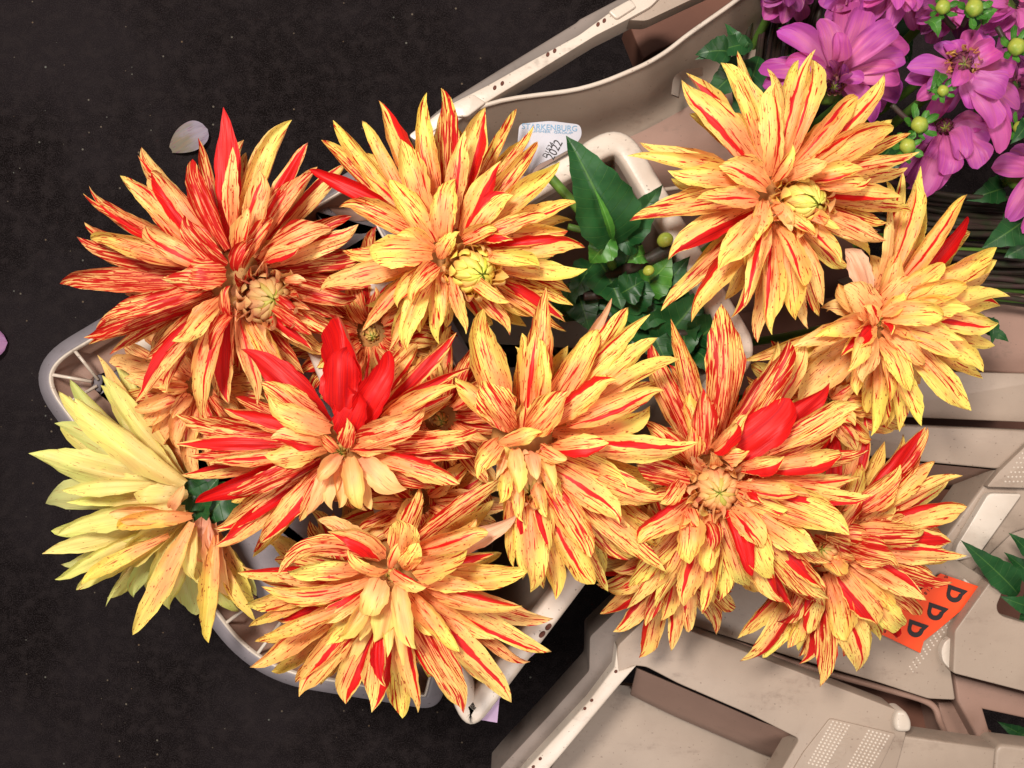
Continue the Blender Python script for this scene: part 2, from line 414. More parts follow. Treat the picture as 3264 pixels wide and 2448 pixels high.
YEL = (.95, .80, .17); PEA = (.95, .55, .25); BASEP = (.90, .36, .11)
def style(code, warm=0., den=1.):
    r = R_.random
    def j(c, k=.06): return tuple(max(0, min(1, x*(1+(r()-.5)*2*k))) for x in c)
    def mx(a, b, t): return tuple(x*(1-t)+y*t for x, y in zip(a, b))
    y = mx(YEL, PEA, warm); b = mx((.93, .43, .165), (.84, .24, .095), warm)
    den *= 1.25
    s = dict(seed=r(), dens=.25*den, bpos=0, bw=0, fl=.75, solid=0, ctip=j(y), cbase=j(b))
    if code == 'y': s['dens'] = (.25+.35*r())*den; s['ctip'] = j(mx(y, YEL, .6))
    elif code == 'p': s['dens'] = (.35+.25*r())*den; s['ctip'] = j(mx(y, PEA, .55))
    elif code == 's': s['dens'] = (.65+.3*r())*den
    elif code == 'S': s['dens'] = 1.15; s['bw'] = .15; s['bpos'] = .6
    elif code == 'b': s['dens'] = .38*den; s['bw'] = .11+.11*r(); s['bpos'] = (r()-.5)*1.2
    elif code == 'h': s['dens'] = .45*den; s['bw'] = .28+.2*r(); s['bpos'] = R_.choice([-1, 1])*(.55+.2*r())
    elif code == 'X': s['solid'] = 1
    elif code == 'R':
        if r() < .28: s['solid'] = 1
        else: s['dens'] = .8; s['bw'] = .62+.15*r(); s['bpos'] = (r()-.5)*.4
    elif code == 'P': s['dens'] = .02; s['fl'] = .08; s['ctip'] = j((.92, .60, .25)); s['cbase'] = j((.86, .40, .20))
    elif code == 'Q': s['dens'] = .0; s['fl'] = .05; s['ctip'] = j((.90, .73, .22)); s['cbase'] = j((.90, .48, .20))
    elif code == 'k': s['dens'] = .1; s['fl'] = .2; s['ctip'] = j((.88, .52, .33)); s['cbase'] = j((.85, .42, .26))
    elif code == 'Y': s['dens'] = .02; s['fl'] = .38; s['ctip'] = j((.84, .80, .25)); s['cbase'] = j((.80, .62, .24))
    elif code == 'g': s['dens'] = .0; s['fl'] = .25; s['ctip'] = j((.62, .66, .24)); s['cbase'] = j((.66, .55, .22))
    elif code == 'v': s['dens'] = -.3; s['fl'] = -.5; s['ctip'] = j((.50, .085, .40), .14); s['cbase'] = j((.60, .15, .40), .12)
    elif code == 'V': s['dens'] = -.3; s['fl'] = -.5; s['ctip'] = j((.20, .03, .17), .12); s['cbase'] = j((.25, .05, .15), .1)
    return s

LZB = [-.024, -.012, .002, .010]; LZT = [-.030, -.006, .012, .024]; ARCH = [.014, .015, .015, .012]
def make_heart(parent, c3, rad, axis, nsc, tone, mat, green=(.35, .52, .03), flare=1.0, st='P', elong=1.0):
    """dome of overlapping young petals round the centre of the bloom"""
    axis = axis.normalized(); q = axis.to_track_quat('Z', 'Y')
    pm = PM(); ga = 2.399963
    # inner ball
    for k in range(nsc):
        f = (k+.5)/nsc; th = .10+1.62*f**.62; ph = k*ga
        def sp(th_, rr_): return c3+q @ Vector((math.sin(th_)*math.cos(ph)*rr_, math.sin(th_)*math.sin(ph)*rr_, math.cos(th_)*rr_*elong))
        out = max(0, (th-.95))*flare
        tip = sp(max(.05, th-.42+.55*out), rad*(1.0+.12*R_.random()+.42*out)); bs = sp(th+.80, rad*.84)
        wd = rad*(.24+.34*min(1, th))*(.85+.3*R_.random())
        s_ = style(st); g = max(0, 1-th/.62)
        s_['ctip'] = tuple(a*(1-g)+b*g for a, b in zip(tuple(x*y for x, y in zip(s_['ctip'], tone)), green))
        s_['cbase'] = tuple(a*(1-g)+b*g for a, b in zip(tuple(x*y for x, y in zip(s_['cbase'], tone)), green))
        pm.add(bs, tip, wd, arch=rad*(.20+.10*R_.random()), bend=(R_.random()-.5)*rad*.12, cup=-.75+1.3*min(1, out), twist=(R_.random()-.5)*.5, st=s_, shape='scale', nu=6, nv=8, upv=(sp(th, 1.)-c3).normalized())
    h = pm.build('flower_heart', mat, parent)
    b = blob('heart_core', c3, rad*.80, rad*.80, M_BUD, h, 12, 8, axis)
    return h

def make_petals(parent, O, s, ox, oy, zf, text, warm=0., den=1., mat=None, shape='cactus', maxfill=30, fillcodes='spyb', zl=1., wscale=1., fillr=(.55, .95), avoid=None):
    mat = mat or M_PETAL; Ow = lambda z: at(ox+O[0]*s, oy+O[1]*s, z)
    items = []
    for ln in text.strip().splitlines():
        for seg_ in ln.split(';'):
            w_ = seg_.split()
            if not w_: continue
            tx, ty, wd, L = float(w_[0]), float(w_[1]), float(w_[2]), int(w_[3]); code = w_[4]
            bx, by = (float(w_[5]), float(w_[6])) if len(w_) > 6 else (None, None)
            bend = float(w_[7]) if len(w_) > 7 else None
            items.append((tx, ty, wd, L, code, bx, by, bend))
    cnt = 0
    for i, (tx, ty, wd, L, code, bx, by, bend) in enumerate(items):
        r = R_.random; pull = [.6, .5, .28, .0][L]
        if bx is None: bx, by = O[0]+.15*(tx-O[0]), O[1]+.15*(ty-O[1])
        else: bx, by = bx+(O[0]-bx)*pull, by+(O[1]-by)*pull
        zb = zf+zl*LZB[L]+.0011*(i % 6); zt = zf+zl*LZT[L]+.0013*(i % 5)+(r()-.5)*.006
        B = at(ox+bx*s, oy+by*s, zb); T = at(ox+tx*s, oy+ty*s, zt); L3 = (T-B).length
        W = wd*s*mpp(zt)*wscale*1.04
        bd = (bend*s*mpp(zt)) if bend is not None else (r()-.5)*.10*L3
        cup = R_.choice([.75, .55, .35, -.35, .9]) if shape == 'cactus' else R_.choice([.5, .3, .7])
        PM().add(B, T, W, arch=min(ARCH[L]*zl, L3*.28)*(.7+.6*r()), bend=bd, cup=cup, twist=(r()-.5)*.9 if shape == 'cactus' else (r()-.5)*.3,
                 curl=R_.choice([0, 0, .25, -.3, .4]) if shape == 'cactus' else -.1, st=style(code, warm, den), shape=shape).build('petal', mat, parent); cnt += 1
    # filler petals between and under the listed ones
    outer = [(math.atan2(t[1]-O[1], t[0]-O[0]), math.hypot(t[0]-O[0], t[1]-O[1])) for t in items if t[3] <= 1]
    wm = sum(t[2] for t in items)/len(items)
    def reach(a):
        best = 0
        for b, d in outer:
            if abs((b-a+math.pi) % (2*math.pi)-math.pi) < .20: best = max(best, d)
        return best
    k = 0
    for q in range(400):
        if k >= maxfill or cnt >= 84: break
        a = q*2.399963+R_.random()*.3; d = reach(a)
        if d <= 0: continue
        f = fillr[0]+(fillr[1]-fillr[0])*R_.random(); d *= f
        L = 0 if f > .7 else R_.choice([0, 1])
        zt = zf+zl*LZT[L]-.010; zb = zf+zl*LZB[L]-.004
        T = at(ox+(O[0]+math.cos(a)*d)*s, oy+(O[1]+math.sin(a)*d)*s, zt); B = at(ox+(O[0]+math.cos(a)*d*.15)*s, oy+(O[1]+math.sin(a)*d*.15)*s, zb)
        code = R_.choice(fillcodes)
        PM().add(B, T, wm*(.80+.35*R_.random())*s*mpp(zt)*wscale, arch=.010, bend=(R_.random()-.5)*.1*(T-B).length, cup=R_.choice([.6, .8, .3]),
                 twist=(R_.random()-.5)*.6, st=style(code, warm, den), shape=shape).build('petal', mat, parent); k += 1; cnt += 1
    return cnt

def dahlia(name, label, cat, O, s, ox, oy, zf, text, core=None, group='striped dahlias in the white bucket', warm=0, den=1., mat=None, shape='cactus',
           maxfill=30, fill='spyb', zl=1., wscale=1., stemdir=(0, 0), heart=(None), fillr=(.55, .95)):
    c = at(ox+O[0]*s, oy+O[1]*s, zf)
    foot = Vector((c.x*.8+stemdir[0], c.y*.8+stemdir[1], .05))
    root = thing(name, label, cat, foot, group)
    tube('stem', curve_pts([foot, foot.lerp(c, .5)+Vector((.01, 0, 0)), c+Vector((0, 0, -.022))], 6), .0042, M_GSTEM, root)
    blob('flower_base', c+Vector((0, 0, -.020)), .014, .010, M_GSTEM, root)
    if mat is None: blob('receptacle', c+Vector((0, 0, -.013)), .023*min(1, zl), .012, M_RECEP, root, 16, 8)
    if not core and mat is None: core = (O[0]+4, O[1]+6, 26/s, O[0]+8, O[1]+14, 26, (.95, .9, .8), dict(green=(.35, .34, .06), st='Q', dz=-.002, flare=1.3))
    make_petals(root, O, s, ox, oy, zf, text, warm, den, mat, shape, maxfill, fill, zl, wscale, fillr)
    if core and core[2]*s > 30:
        cx, cy, cr = core[0], core[1], core[2]
        for q in range(15):
            a = q*2.399963+.4; r1 = cr*(1.28+.5*R_.random()); zz = zf+(.012+.010*R_.random())
            Tp = at(ox+(cx+math.cos(a)*r1)*s, oy+(cy+math.sin(a)*r1)*s, zz); Bp = at(ox+(cx+math.cos(a)*cr*.75)*s, oy+(cy+math.sin(a)*cr*.75)*s, zf-.012)
            st_ = style(R_.choice('pQPp' if warm < .4 else 'pspP'), warm, den); st_['cbase'] = tuple(v*k for v, k in zip(st_['cbase'], core[6]))
            PM().add(Bp, Tp, cr*.62*s*mpp(zf), arch=.003, cup=R_.choice([.6, .9, 1.2]), twist=(R_.random()-.5)*.8, curl=R_.choice([0, .4, -.4, .6]), st=st_).build('petal', mat or M_PETAL, root)
    if core:
        (cx, cy, cr, gx, gy, nsc, tone, kw) = core
        z = zf+kw.pop('dz', .002); c3 = at(ox+cx*s, oy+cy*s, z); rad = cr*s*mpp(z)
        g3 = at(ox+gx*s, oy+gy*s, z+rad); ax = g3-c3
        make_heart(root, c3, rad, ax, nsc, tone, kw.pop('mat', mat or M_PETAL), **kw)
    return root
K = .6028

# ------------------------------------------------------------------ crates and buckets
def text_mesh(name, txt, px, py, z, size, rotz, mat, parent, sx=1., depth=0.):
    cu = bpy.data.curves.new(name, 'FONT'); cu.body = txt; cu.size = size; cu.align_x = 'CENTER'; cu.align_y = 'CENTER'; cu.extrude = max(depth, .00015)
    tmp = bpy.data.objects.new('tmp', cu); COL.objects.link(tmp)
    dg = bpy.context.evaluated_depsgraph_get(); me = bpy.data.meshes.new_from_object(tmp.evaluated_get(dg)); bpy.data.objects.remove(tmp)
    me.name = name; me.transform(Matrix.Translation(at(px, py, z)) @ Matrix.Rotation(rotz, 4, 'Z') @ Matrix.Diagonal((sx, 1, 1, 1)))
    return link(name, me, mat, parent, smooth=False)
def base_of(px, py): return at(px, py, .0)
def holes(name, pts, z, mat, parent, a=9, b=6, rot=0.6):
    """small oval rim holes: raised dark ovals, the shade inside put into their colour"""
    for (px, py) in pts:
        c = at(px, py, z); k = mpp(z); P = []
        for i in range(14):
            t = 2*math.pi*i/14; x, y = a*math.cos(t), b*math.sin(t)
            P.append(c+Vector((x*math.cos(rot)-y*math.sin(rot), x*math.sin(rot)+y*math.cos(rot), 0))*k)
        loft(name, [[p+Vector((0, 0, .0003)) for p in P], [p+Vector((0, 0, .0009)) for p in inset(P, .0004)], [p+Vector((0, 0, .0006)) for p in inset(P, .0010)]], M_HOLE, parent, True, True)

# white bucket holding the striped dahlias
bk = thing('flower_bucket', 'white plastic bucket with paper label at its rim, holding the striped dahlias', 'bucket', base_of(1700, 1350))
def ring(corners, rads, z, scale, cx, cy, seg=8):
    P = [at(x, y, z) for x, y in corners]; P = round_poly(P, [r*mpp(z) for r in rads], seg)
    return P
MC = [(1990, 376), (2430, 1120), (1492, 2362), (930, 1010)]
P0 = ring(MC, [120, 90, 110, 90], .37, 1, 0, 0)
def lvl(P, d, dz): return [p+Vector((0, 0, dz)) for p in (inset(P, d) if d else P)]
o = loft('rim', [lvl(P0, .003, -.032), lvl(P0, 0, -.030), lvl(P0, 0, -.004), lvl(P0, .0015, -.001), lvl(P0, .004, 0), lvl(P0, .016, 0), lvl(P0, .0185, -.001), lvl(P0, .020, -.004), lvl(P0, .021, -.016)], M_WHITE, bk)
loft('wall', [lvl(P0, .021, -.014), lvl(P0, .023, -.05), lvl(P0, .050, -.30), lvl(P0, .055, -.345)], M_PLASTIC, bk, False, True)
holes('slot', [(1728, 2022), (1748, 1998)], .37, M_HOLE, bk, 13, 8, .82)
# paper tag stuck to the bucket rim
tagroot = thing('paper_label', 'white paper label with blue name stuck to the bucket rim', 'label', at(1760, 470, .37))
TL = .3785
slab('paper', [(1655, 395), (1700, 390), (1755, 385), (1850, 397), (1856, 432), (1830, 468), (1770, 500), (1712, 526), (1690, 560), (1640, 560)], TL, .0008, M_PAPER, tagroot, r=.004, bev=.0002)
text_mesh('blue_print', 'STARKENBURG', 1752, 407, TL+.0003, .0066, -.045, M_BLUEINK, tagroot, 1.0)
text_mesh('small_print', 'SUMMER  GROUP', 1756, 421, TL+.0003, .0027, -.05, M_BLUEINK, tagroot, 1.7)
text_mesh('date_print', '2022', 1768, 478, TL+.0003, .0105, math.radians(62), M_INK, tagroot, .8)
text_mesh('code_print', 'D1524', 1748, 478, TL+.0003, .0055, math.radians(62), M_INK, tagroot, .9)
# lilac sheet under the bottom corner
slab('lilac_paper', [(1500, 2290), (1585, 2304), (1592, 2230), (1640, 2140), (1720, 2070), (1600, 2130)], .355, .0008, M_LILAC, None, bev=.0002)
tag(bpy.data.objects['lilac_paper'], 'lilac paper sheet sticking out under the bottom corner of the white bucket', 'paper')

# tray under the left flowers, its grey carries the dim light
tr = thing('flower_tray', 'plastic tray, dim light in its grey colour, with rounded corners and small ribs, under the left flowers', 'tray', base_of(700, 1500))
LCn = [(30, 1168), (1150, 505), (1620, 1350), (1400, 2285), (790, 2185)]
PL = ring(LCn, [200, 60, 60, 70, 200], .30, 1, 0, 0, 12)
loft('rim', [lvl(PL, .0, -.05), lvl(PL, .001, -.012), lvl(PL, .003, -.006), lvl(PL, .0125, -.0005), lvl(PL, .015, 0), lvl(PL, .0165, -.001), lvl(PL, .017, -.004)], M_DIMGREY, tr)
loft('wall', [lvl(PL, .012, -.012), lvl(PL, .016, -.06), lvl(PL, .06, -.298)], M_DIMGREY, tr)
loft('rim_edge', [lvl(PL, .0155, .0002), lvl(PL, .0165, .0012), lvl(PL, .0175, .0008), lvl(PL, .0180, -.003)], M_WHITE, tr)
loft('groove', [lvl(PL, .017, -.003), lvl(PL, .019, -.030), lvl(PL, .038, -.032), lvl(PL, .048, -.016)], M_PINKWALL, tr)
loft('floor_panel', [lvl(PL, .047, -.018), lvl(PL, .052, -.0145), lvl(PL, .060, -.0135)], M_DIMGREY, tr, False, True)
def rib(a, b, z, parent, wd=.0022):
    A = at(*a, z); B = at(*b, z); tube('rib', [A, B], wd, M_WHITE, parent, 6)
LA = lvl(PL, .0165, -.002); LB = lvl(PL, .048, -.016)
for (x, y) in [(235, 1050), (130, 1195), (185, 1345), (690, 2010), (800, 2130)]:
    q = at(x, y, .30); k = min(range(len(LA)), key=lambda i: (LA[i]-q).length)
    if x in (260, 240, 560, 900):
        continue
    tube('rib', [LA[k], LB[k]+Vector((0, 0, .003))], .0016, M_WHITE, tr, 6)
dc = at(455, 1098, .288); blob('drain_disc', dc, .0145, .0016, M_WHITE, tr, 24, 6)
blob('drain_disc', at(430, 1180, .288), .012, .001, M_DIMGREY, tr, 24, 6)

# long crate behind, top centre
ca = thing('flower_crate', 'long cream crate with perforated top rim running out of the top edge', 'crate', base_of(1900, 350), 'stacked plastic crates')
ZA = .30
slab('rim', [(1300, 432), (1438, 331), (1562, 268), (1700, 190), (1845, 112), (1940, 42), (2024, -8), (2100, -60), (2150, -60), (2075, 20), (2000, 62), (1900, 112), (1700, 235), (1547, 328), (1480, 352), (1330, 452)], ZA, .03, M_WHITE, ca, r=.004, bev=.002)
slab('outer_wall', [(1290, 440), (1438, 316), (1560, 240), (1671, 172), (1835, 72), (1848, 60), (1985, -12), (2060, -60), (2100, -60), (2024, 0), (1940, 50), (1845, 120), (1700, 198), (1562, 276), (1438, 340)], ZA-.014, .05, M_TAUPE, ca, bev=.002)
holes('hole', [(1577, 280), (1601, 266), (1746, 174), (1768, 162), (1906, 78), (1926, 66), (2005, 4)], ZA, M_HOLE, ca, 8, 5.5, 1.2)
slab('corner_block', [(1440, 334), (1505, 298), (1550, 326), (1490, 372), (1440, 372)], ZA+.003, .02, M_WHITE, ca, r=.003, bev=.002)
slab('corner_block', [(1938, 36), (2010, -5), (2030, 20), (1965, 62)], ZA+.003, .02, M_WHITE, ca, r=.003, bev=.002)
slab('end_wall', [(2000, 64), (2120, 20), (2260, -40), (2420, -40), (2185, 120), (2080, 170), (2050, 190)], .17, .05, M_BROWN, ca, bev=.002)
slab('end_rim', [(1965, 62), (2030, 18), (2100, -40), (2330, -60), (2200, 0), (2060, 66)], ZA-.004, .02, M_PLASTIC, ca, bev=.002, r=.004)
# inner wall : curved sheet from top edge down
def sheet(name, rows, mat, parent, thick=.003, sub=6):
    R2 = [[at(*p) for p in r] for r in rows]; loops = []
    R3 = [curve_pts(r, sub) for r in R2]; n = len(R3[0])
    v = []; f = []
    cols = [curve_pts([R3[i][j] for i in range(len(R3))], 5) for j in range(n)]; m = len(cols[0])
    for j in range(n):
        for i in range(m): v.append(tuple(cols[j][i]))
    off = len(v)
    for j in range(n):
        for i in range(m): p = cols[j][i]; v.append((p.x, p.y, p.z-thick))
    for j in range(n-1):
        for i in range(m-1):
            a = j*m+i; f.append((a, a+1, a+m+1, a+m)); f.append((off+a, off+a+m, off+a+m+1, off+a+1))
    for j in range(n-1):
        for i in (0, m-1): a = j*m+i; f.append((a, a+m, off+a+m, off+a))
    me = bpy.data.meshes.new(name); me.from_pydata(v, [], f)
    bm = bmesh.new(); bm.from_mesh(me); bmesh.ops.recalc_face_normals(bm, faces=bm.faces); bm.to_mesh(me); bm.free()
    return shade_auto(link(name, me, mat, parent), 1.0)
cb_ = thing('flower_crate', 'wide pinkish cream crate wall with smudges behind the white bucket corner', 'crate', base_of(1950, 500), 'stacked plastic crates')
top = [(1330, 455), (1552, 328), (1845, 278), (2010, 220), (2110, 168), (2200, 100), (2330, 8), (2430, -70)]
def sh(dy, z, dx=0): return [(x+dx, y+dy, z) for x, y in top]
sheet('side_wall', [sh(2, .292), sh(10, .298), sh(22, .294), sh(90, .27), sh(180, .235), sh(300, .225)], M_PLASTIC, cb_)
sheet('inner_panel', [[(x, y, z) for x, y, z in r] for r in [
    [(1300, 620, .243), (1700, 520, .243), (2000, 440, .243), (2350, 250, .243)], [(1300, 700, .239), (1700, 650, .239), (2000, 560, .239), (2400, 400, .239)],
    [(1300, 900, .20), (1700, 760, .20), (2050, 640, .20), (2500, 560, .20)], [(1400, 1000, .12), (1800, 880, .12), (2100, 760, .12), (2500, 700, .12)]]], M_PINKWALL, cb_)
tube('rim_bead', curve_pts([at(x, y+6, .298) for x, y in top], 6), .0022, M_WHITE, cb_)
tube('moulded_ridge', curve_pts([at(2060, 612, .245), at(2200, 592, .245), at(2330, 560, .245)], 5), .0022, M_PLASTIC, cb_)
0 and tube('moulded_ridge', curve_pts([at(1910, 412, .245), at(2100, 360, .245), at(2250, 300, .245)], 5), .0010, M_PLASTIC, cb_)
sheet('handle_lip', [[(2140, 300, .285), (2150, 245, .287), (2185, 222, .287), (2240, 215, .285)], [(2165, 310, .27), (2172, 262, .27), (2195, 245, .27), (2240, 240, .27)]], M_WHITE, cb_)
slab('bottom_panel', [(2030, 690), (2500, 560), (2800, 700), (2600, 1200), (2250, 1100)], .10, .01, M_BROWN, cb_, bev=.002)

# right hand stack
c1 = thing('flower_crate', 'tan crate with smudged horizontal bands at the right edge beside the yellow petals', 'crate', base_of(3150, 1150), 'stacked plastic crates')
slab('side_wall', [(2860, 905), (3420, 915), (3420, 1200), (2860, 1172)], .225, .08, M_PINKWALL, c1, r=.004, bev=.004)  # darker plastic puts the shadow on this band into the colour
slab('lower_ledge', [(2800, 1178), (3420, 1194), (3420, 1352), (2700, 1322)], .25, .09, M_PLASTIC, c1, r=.004, bev=.005)
slab('upper_ledge', [(2700, 880), (3000, 862), (3420, 872), (3420, 930), (2800, 940)], .235, .03, M_PLASTIC, c1, r=.004, bev=.004)
c2 = thing('flower_crate', 'cream crate frame with brown window and dotted grip strip, right of the red flowers', 'crate', base_of(3100, 1600), 'stacked plastic crates')
slab('top_bar', [(2560, 1340), (3420, 1378), (3420, 1500), (3172, 1494), (2840, 1462), (2560, 1430)], .27, .035, M_PLASTIC, c2, r=.003, bev=.004)
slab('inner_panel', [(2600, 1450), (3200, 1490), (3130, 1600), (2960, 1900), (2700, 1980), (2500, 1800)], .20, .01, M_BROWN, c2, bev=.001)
sheet('window_wall', [[(2840, 1466, .262), (3000, 1482, .262), (3172, 1498, .262)], [(2850, 1540, .205), (3000, 1555, .205), (3135, 1565, .205)]], M_PINKWALL, c2)
slab('side_bar', [(3172, 1496), (3420, 1500), (3420, 1640), (3230, 1700), (3090, 1836), (2985, 1868), (2940, 1830), (3010, 1720)], .266, .05, M_PLASTIC, c2, r=.004, bev=.004)
slab('grip_strip', [(3188, 1500), (3300, 1392), (3420, 1392), (3420, 1560), (3145, 1552)], .276, .008, M_PLASTIC, c2, r=.003, bev=.002)
slab('raised_panel', [(3152, 1572), (3260, 1574), (3120, 1770), (3040, 1790), (3050, 1740), (3082, 1690)], .274, .008, M_WHITE, c2, r=.004, bev=.003)
slab('corner_bar', [(3240, 1620), (3420, 1600), (3420, 1850), (3150, 1850), (3060, 1800)], .262, .04, M_PLASTIC, c2, r=.004, bev=.004)
def dots(pts, z, mat, parent, r=.0011):
    v = []; f = []
    for (px, py) in pts:
        c = at(px, py, z); b = len(v)
        for q, (rr, dz) in enumerate([(r, 0), (r*.75, r*.5), (r*.3, r*.75)]):
            for k in range(6): a = k*math.pi/3; v.append((c.x+rr*math.cos(a), c.y+rr*math.sin(a), c.z+dz))
        for q in range(2):
            for k in range(6): f.append((b+q*6+k, b+q*6+(k+1) % 6, b+q*6+6+(k+1) % 6, b+q*6+6+k))
        f.append(tuple(b+12+k for k in range(6)))
    me = bpy.data.meshes.new('grip_dots'); me.from_pydata(v, [], f); return link('grip_dots', me, mat, parent)
dots([(3205+i*13+j*9, 1535-j*15) for i in range(10) for j in range(9) if 3205+i*13+j*9 < 3300], .276, M_WHITE, c2)

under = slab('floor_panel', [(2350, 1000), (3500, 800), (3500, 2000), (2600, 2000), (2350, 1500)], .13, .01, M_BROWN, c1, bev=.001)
c3_ = thing('flower_crate', 'pinkish cream crate carrying the orange DDD label below the red flowers', 'crate', base_of(2800, 2050), 'stacked plastic crates')
slab('side_wall', [(2180, 1988), (2260, 1860), (2600, 1700), (2930, 1740), (3060, 1790), (3152, 1850), (3040, 2012), (3031, 2135), (3046, 2232), (2960, 2228), (2800, 2176), (2560, 2106), (2300, 2024)], .275, .06, M_PLASTIC, c3_, r=.003, bev=.006)
tube('rim_bead', curve_pts([at(2200, 2000, .262), at(2560, 2122, .262), at(2800, 2190, .262), at(2960, 2240, .262), at(2995, 2300, .262), at(3015, 2360, .25), at(3030, 2460, .22)], 8), .0032, M_PINKWALL, c3_)
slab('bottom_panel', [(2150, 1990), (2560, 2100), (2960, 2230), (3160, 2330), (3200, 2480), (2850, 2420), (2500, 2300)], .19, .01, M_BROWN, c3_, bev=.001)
slab('end_wall', [(2990, 2240), (3050, 2235), (3120, 2340), (3165, 2480), (3050, 2480), (3020, 2380)], .235, .05, M_PINKWALL, c3_, bev=.002)
slab('lug', [(3000, 2075), (3012, 2045), (3036, 2030), (3033, 2110), (3030, 2135), (3006, 2110)], .282, .01, M_WHITE, c3_, r=.004, bev=.003)
for a, b in [((3070, 1846), (3110, 1880)), ((2960, 1800), (3020, 1725))]: tube('moulded_ridge', [at(*a, .276), at(*b, .276)], .0014, M_WHITE, c3_)
dots([(2900+i*11+j*5, 2125-i*14+j*8) for i in range(16) for j in range(3)], .275, M_WHITE, c3_, .001)
# orange label
ol = thing('orange_label', 'orange paper label printed with three black letters D, stuck on the crate wall', 'label', at(2960, 1950, .277))
ZO = .2785
slab('paper', [(2998, 1828), (3128, 1872), (3122, 1888), (3060, 1950), (2982, 2015), (2945, 2044), (2934, 2082), (2800, 2018), (2812, 1990), (2900, 1905), (2962, 1862)], ZO, .0012, M_ORANGE, ol, bev=.0003)
def letterD(px, py, z, par):
    # letter D lying with its straight stem to the upper right side, as on the label
    k = mpp(z); ang = math.radians(-19)
    W, H, t = 58, 50, 12
    outer = [(-W/2, 21), (W/2, 21)]; 
    P = [(-W/2-2, 22), (W/2+6, 22)]
    for i in range(13):
        a = math.pi*i/12; P.append((math.cos(a)*(W/2-3)-2, -math.sin(a)**.8*(30)+6*math.cos(a)**2*0+2))
    P2 = [(-W/2+12, 9), (W/2-12, 9)]
    for i in range(13):
        a = math.pi*i/12; P2.append((math.cos(a)*(W/2-15)-3, -math.sin(a)**.8*(16)+3))
    def tr(p): x, y = p; return at(px, py, z)+Vector((x*math.cos(ang)-y*math.sin(ang), x*math.sin(ang)+y*math.cos(ang), 0))*k
    A = [tr(p) for p in P]; B = [tr(p) for p in P2]; u = Vector((0, 0, .0004))
    loft('letter', [A, [p+u for p in A], [p+u for p in B], B, A], M_INK, par, smooth=False)
for (x, y) in [(3045, 1893), (2984, 1950), (2921, 2004)]: letterD(x, y, ZO+.0002, ol)
text_mesh('fine_print', '0 4 8 1 2 6', 2955, 1887, ZO+.0003, .0042, math.radians(48), M_INK, ol, 1.1)
text_mesh('fine_print', '26', 3016, 1838, ZO+.0003, .004, math.radians(-20), M_INK, ol)
text_mesh('fine_print', '18', 2818, 2012, ZO+.0003, .004, math.radians(-20), M_INK, ol)

c4 = thing('flower_crate', 'cream crate slab with square dark opening and green leaves at the right edge', 'crate', base_of(3200, 2100), 'stacked plastic crates')
slab('top_plate', [(3044, 2012), (3158, 1852), (3205, 1868), (3178, 1930), (3182, 1952), (3200, 1966), (3420, 2030), (3420, 2250), (3264, 2204), (3038, 2146)], .29, .02, M_PLASTIC, c4, r=.003, bev=.003)
slab('side_wall', [(3042, 2150), (3420, 2254), (3420, 2330), (3264, 2290), (3135, 2262), (3168, 2372), (3120, 2362), (3052, 2236)], .255, .03, M_PINKWALL, c4, bev=.003)  # shade below the plate edge is put into this browner colour
slab('corner_plate', [(3170, 2400), (3190, 2372), (3420, 2400), (3420, 2560), (3160, 2560)], .285, .03, M_PLASTIC, c4, r=.006, bev=.005)

c5 = thing('flower_crate', 'cream crate with open window, holed rim and dotted grip, bottom right', 'crate', base_of(2300, 2300), 'stacked plastic crates')
ZE = .30
slab('top_bar', [(1967, 2060), (2086, 1944), (2160, 1994), (2626, 2173), (2862, 2264), (2890, 2335), (2830, 2560), (2430, 2560), (2548, 2356), (2400, 2282), (2164, 2180), (2060, 2126), (2020, 2122), (1965, 2150)], ZE, .03, M_PLASTIC, c5, r=.004, bev=.004)
slab('side_rim', [(1966, 2062), (1974, 2140), (2030, 2122), (1975, 2185), (1800, 2395), (1660, 2560), (1590, 2560), (1681, 2448), (1875, 2238), (1958, 2128)], ZE+.002, .03, M_WHITE, c5, bev=.0025)
slab('outer_wall', [(1560, 2490), (1602, 2440), (1746, 2285), (1878, 2138), (1880, 2030), (1985, 1928), (2090, 1935), (1972, 2066), (1966, 2130), (1880, 2244), (1685, 2456), (1600, 2560)], ZE-.016, .06, M_TAUPE, c5, r=.003, bev=.004)
holes('hole', [(1963, 2140), (1886, 2232), (1864, 2258), (1722, 2418), (1700, 2444)], ZE+.002, M_HOLE, c5, 6, 5, .8)
sheet('window_wall', [[(2030, 2130, .285), (2170, 2190, .285), (2400, 2290, .285), (2545, 2362, .285), (2470, 2500, .285)], [(2010, 2215, .225), (2155, 2285, .225), (2385, 2385, .225), (2500, 2445, .225), (2440, 2560, .225)]], M_PINKWALL, c5)
slab('floor_panel', [(1690, 2580), (1780, 2400), (1960, 2180), (2100, 2200), (2600, 2400), (2600, 2600)], .215, .01, M_PLASTIC, c5, bev=.001)
slab('lug', [(2850, 2300), (2862, 2266), (2890, 2268), (2908, 2300), (2906, 2335), (2858, 2335)], ZE+.006, .02, M_WHITE, c5, r=.006, bev=.004)
slab('grip_panel', [(2646, 2290), (2858, 2340), (2780, 2500), (2500, 2500), (2560, 2400)], ZE+.0015, .004, M_PLASTIC, c5, r=.003, bev=.001)
gx = Vector((-.50, .86)); gy = Vector((.97, .25))
for off in (0, 118):
    dots([(2655+off*.97+i*13*gy.x+j*11*gx.x, 2300+off*.25+i*13*gy.y+j*11*gx.y) for i in range(5 if off == 0 else 6) for j in range(15)], ZE+.0015, M_WHITE, c5, .0012)
text_mesh('moulded_text', 'SIDNI', 2690, 2385, ZE+.0014, .0145, math.radians(60), M_PLASTIC, c5, 1.1, .0004)
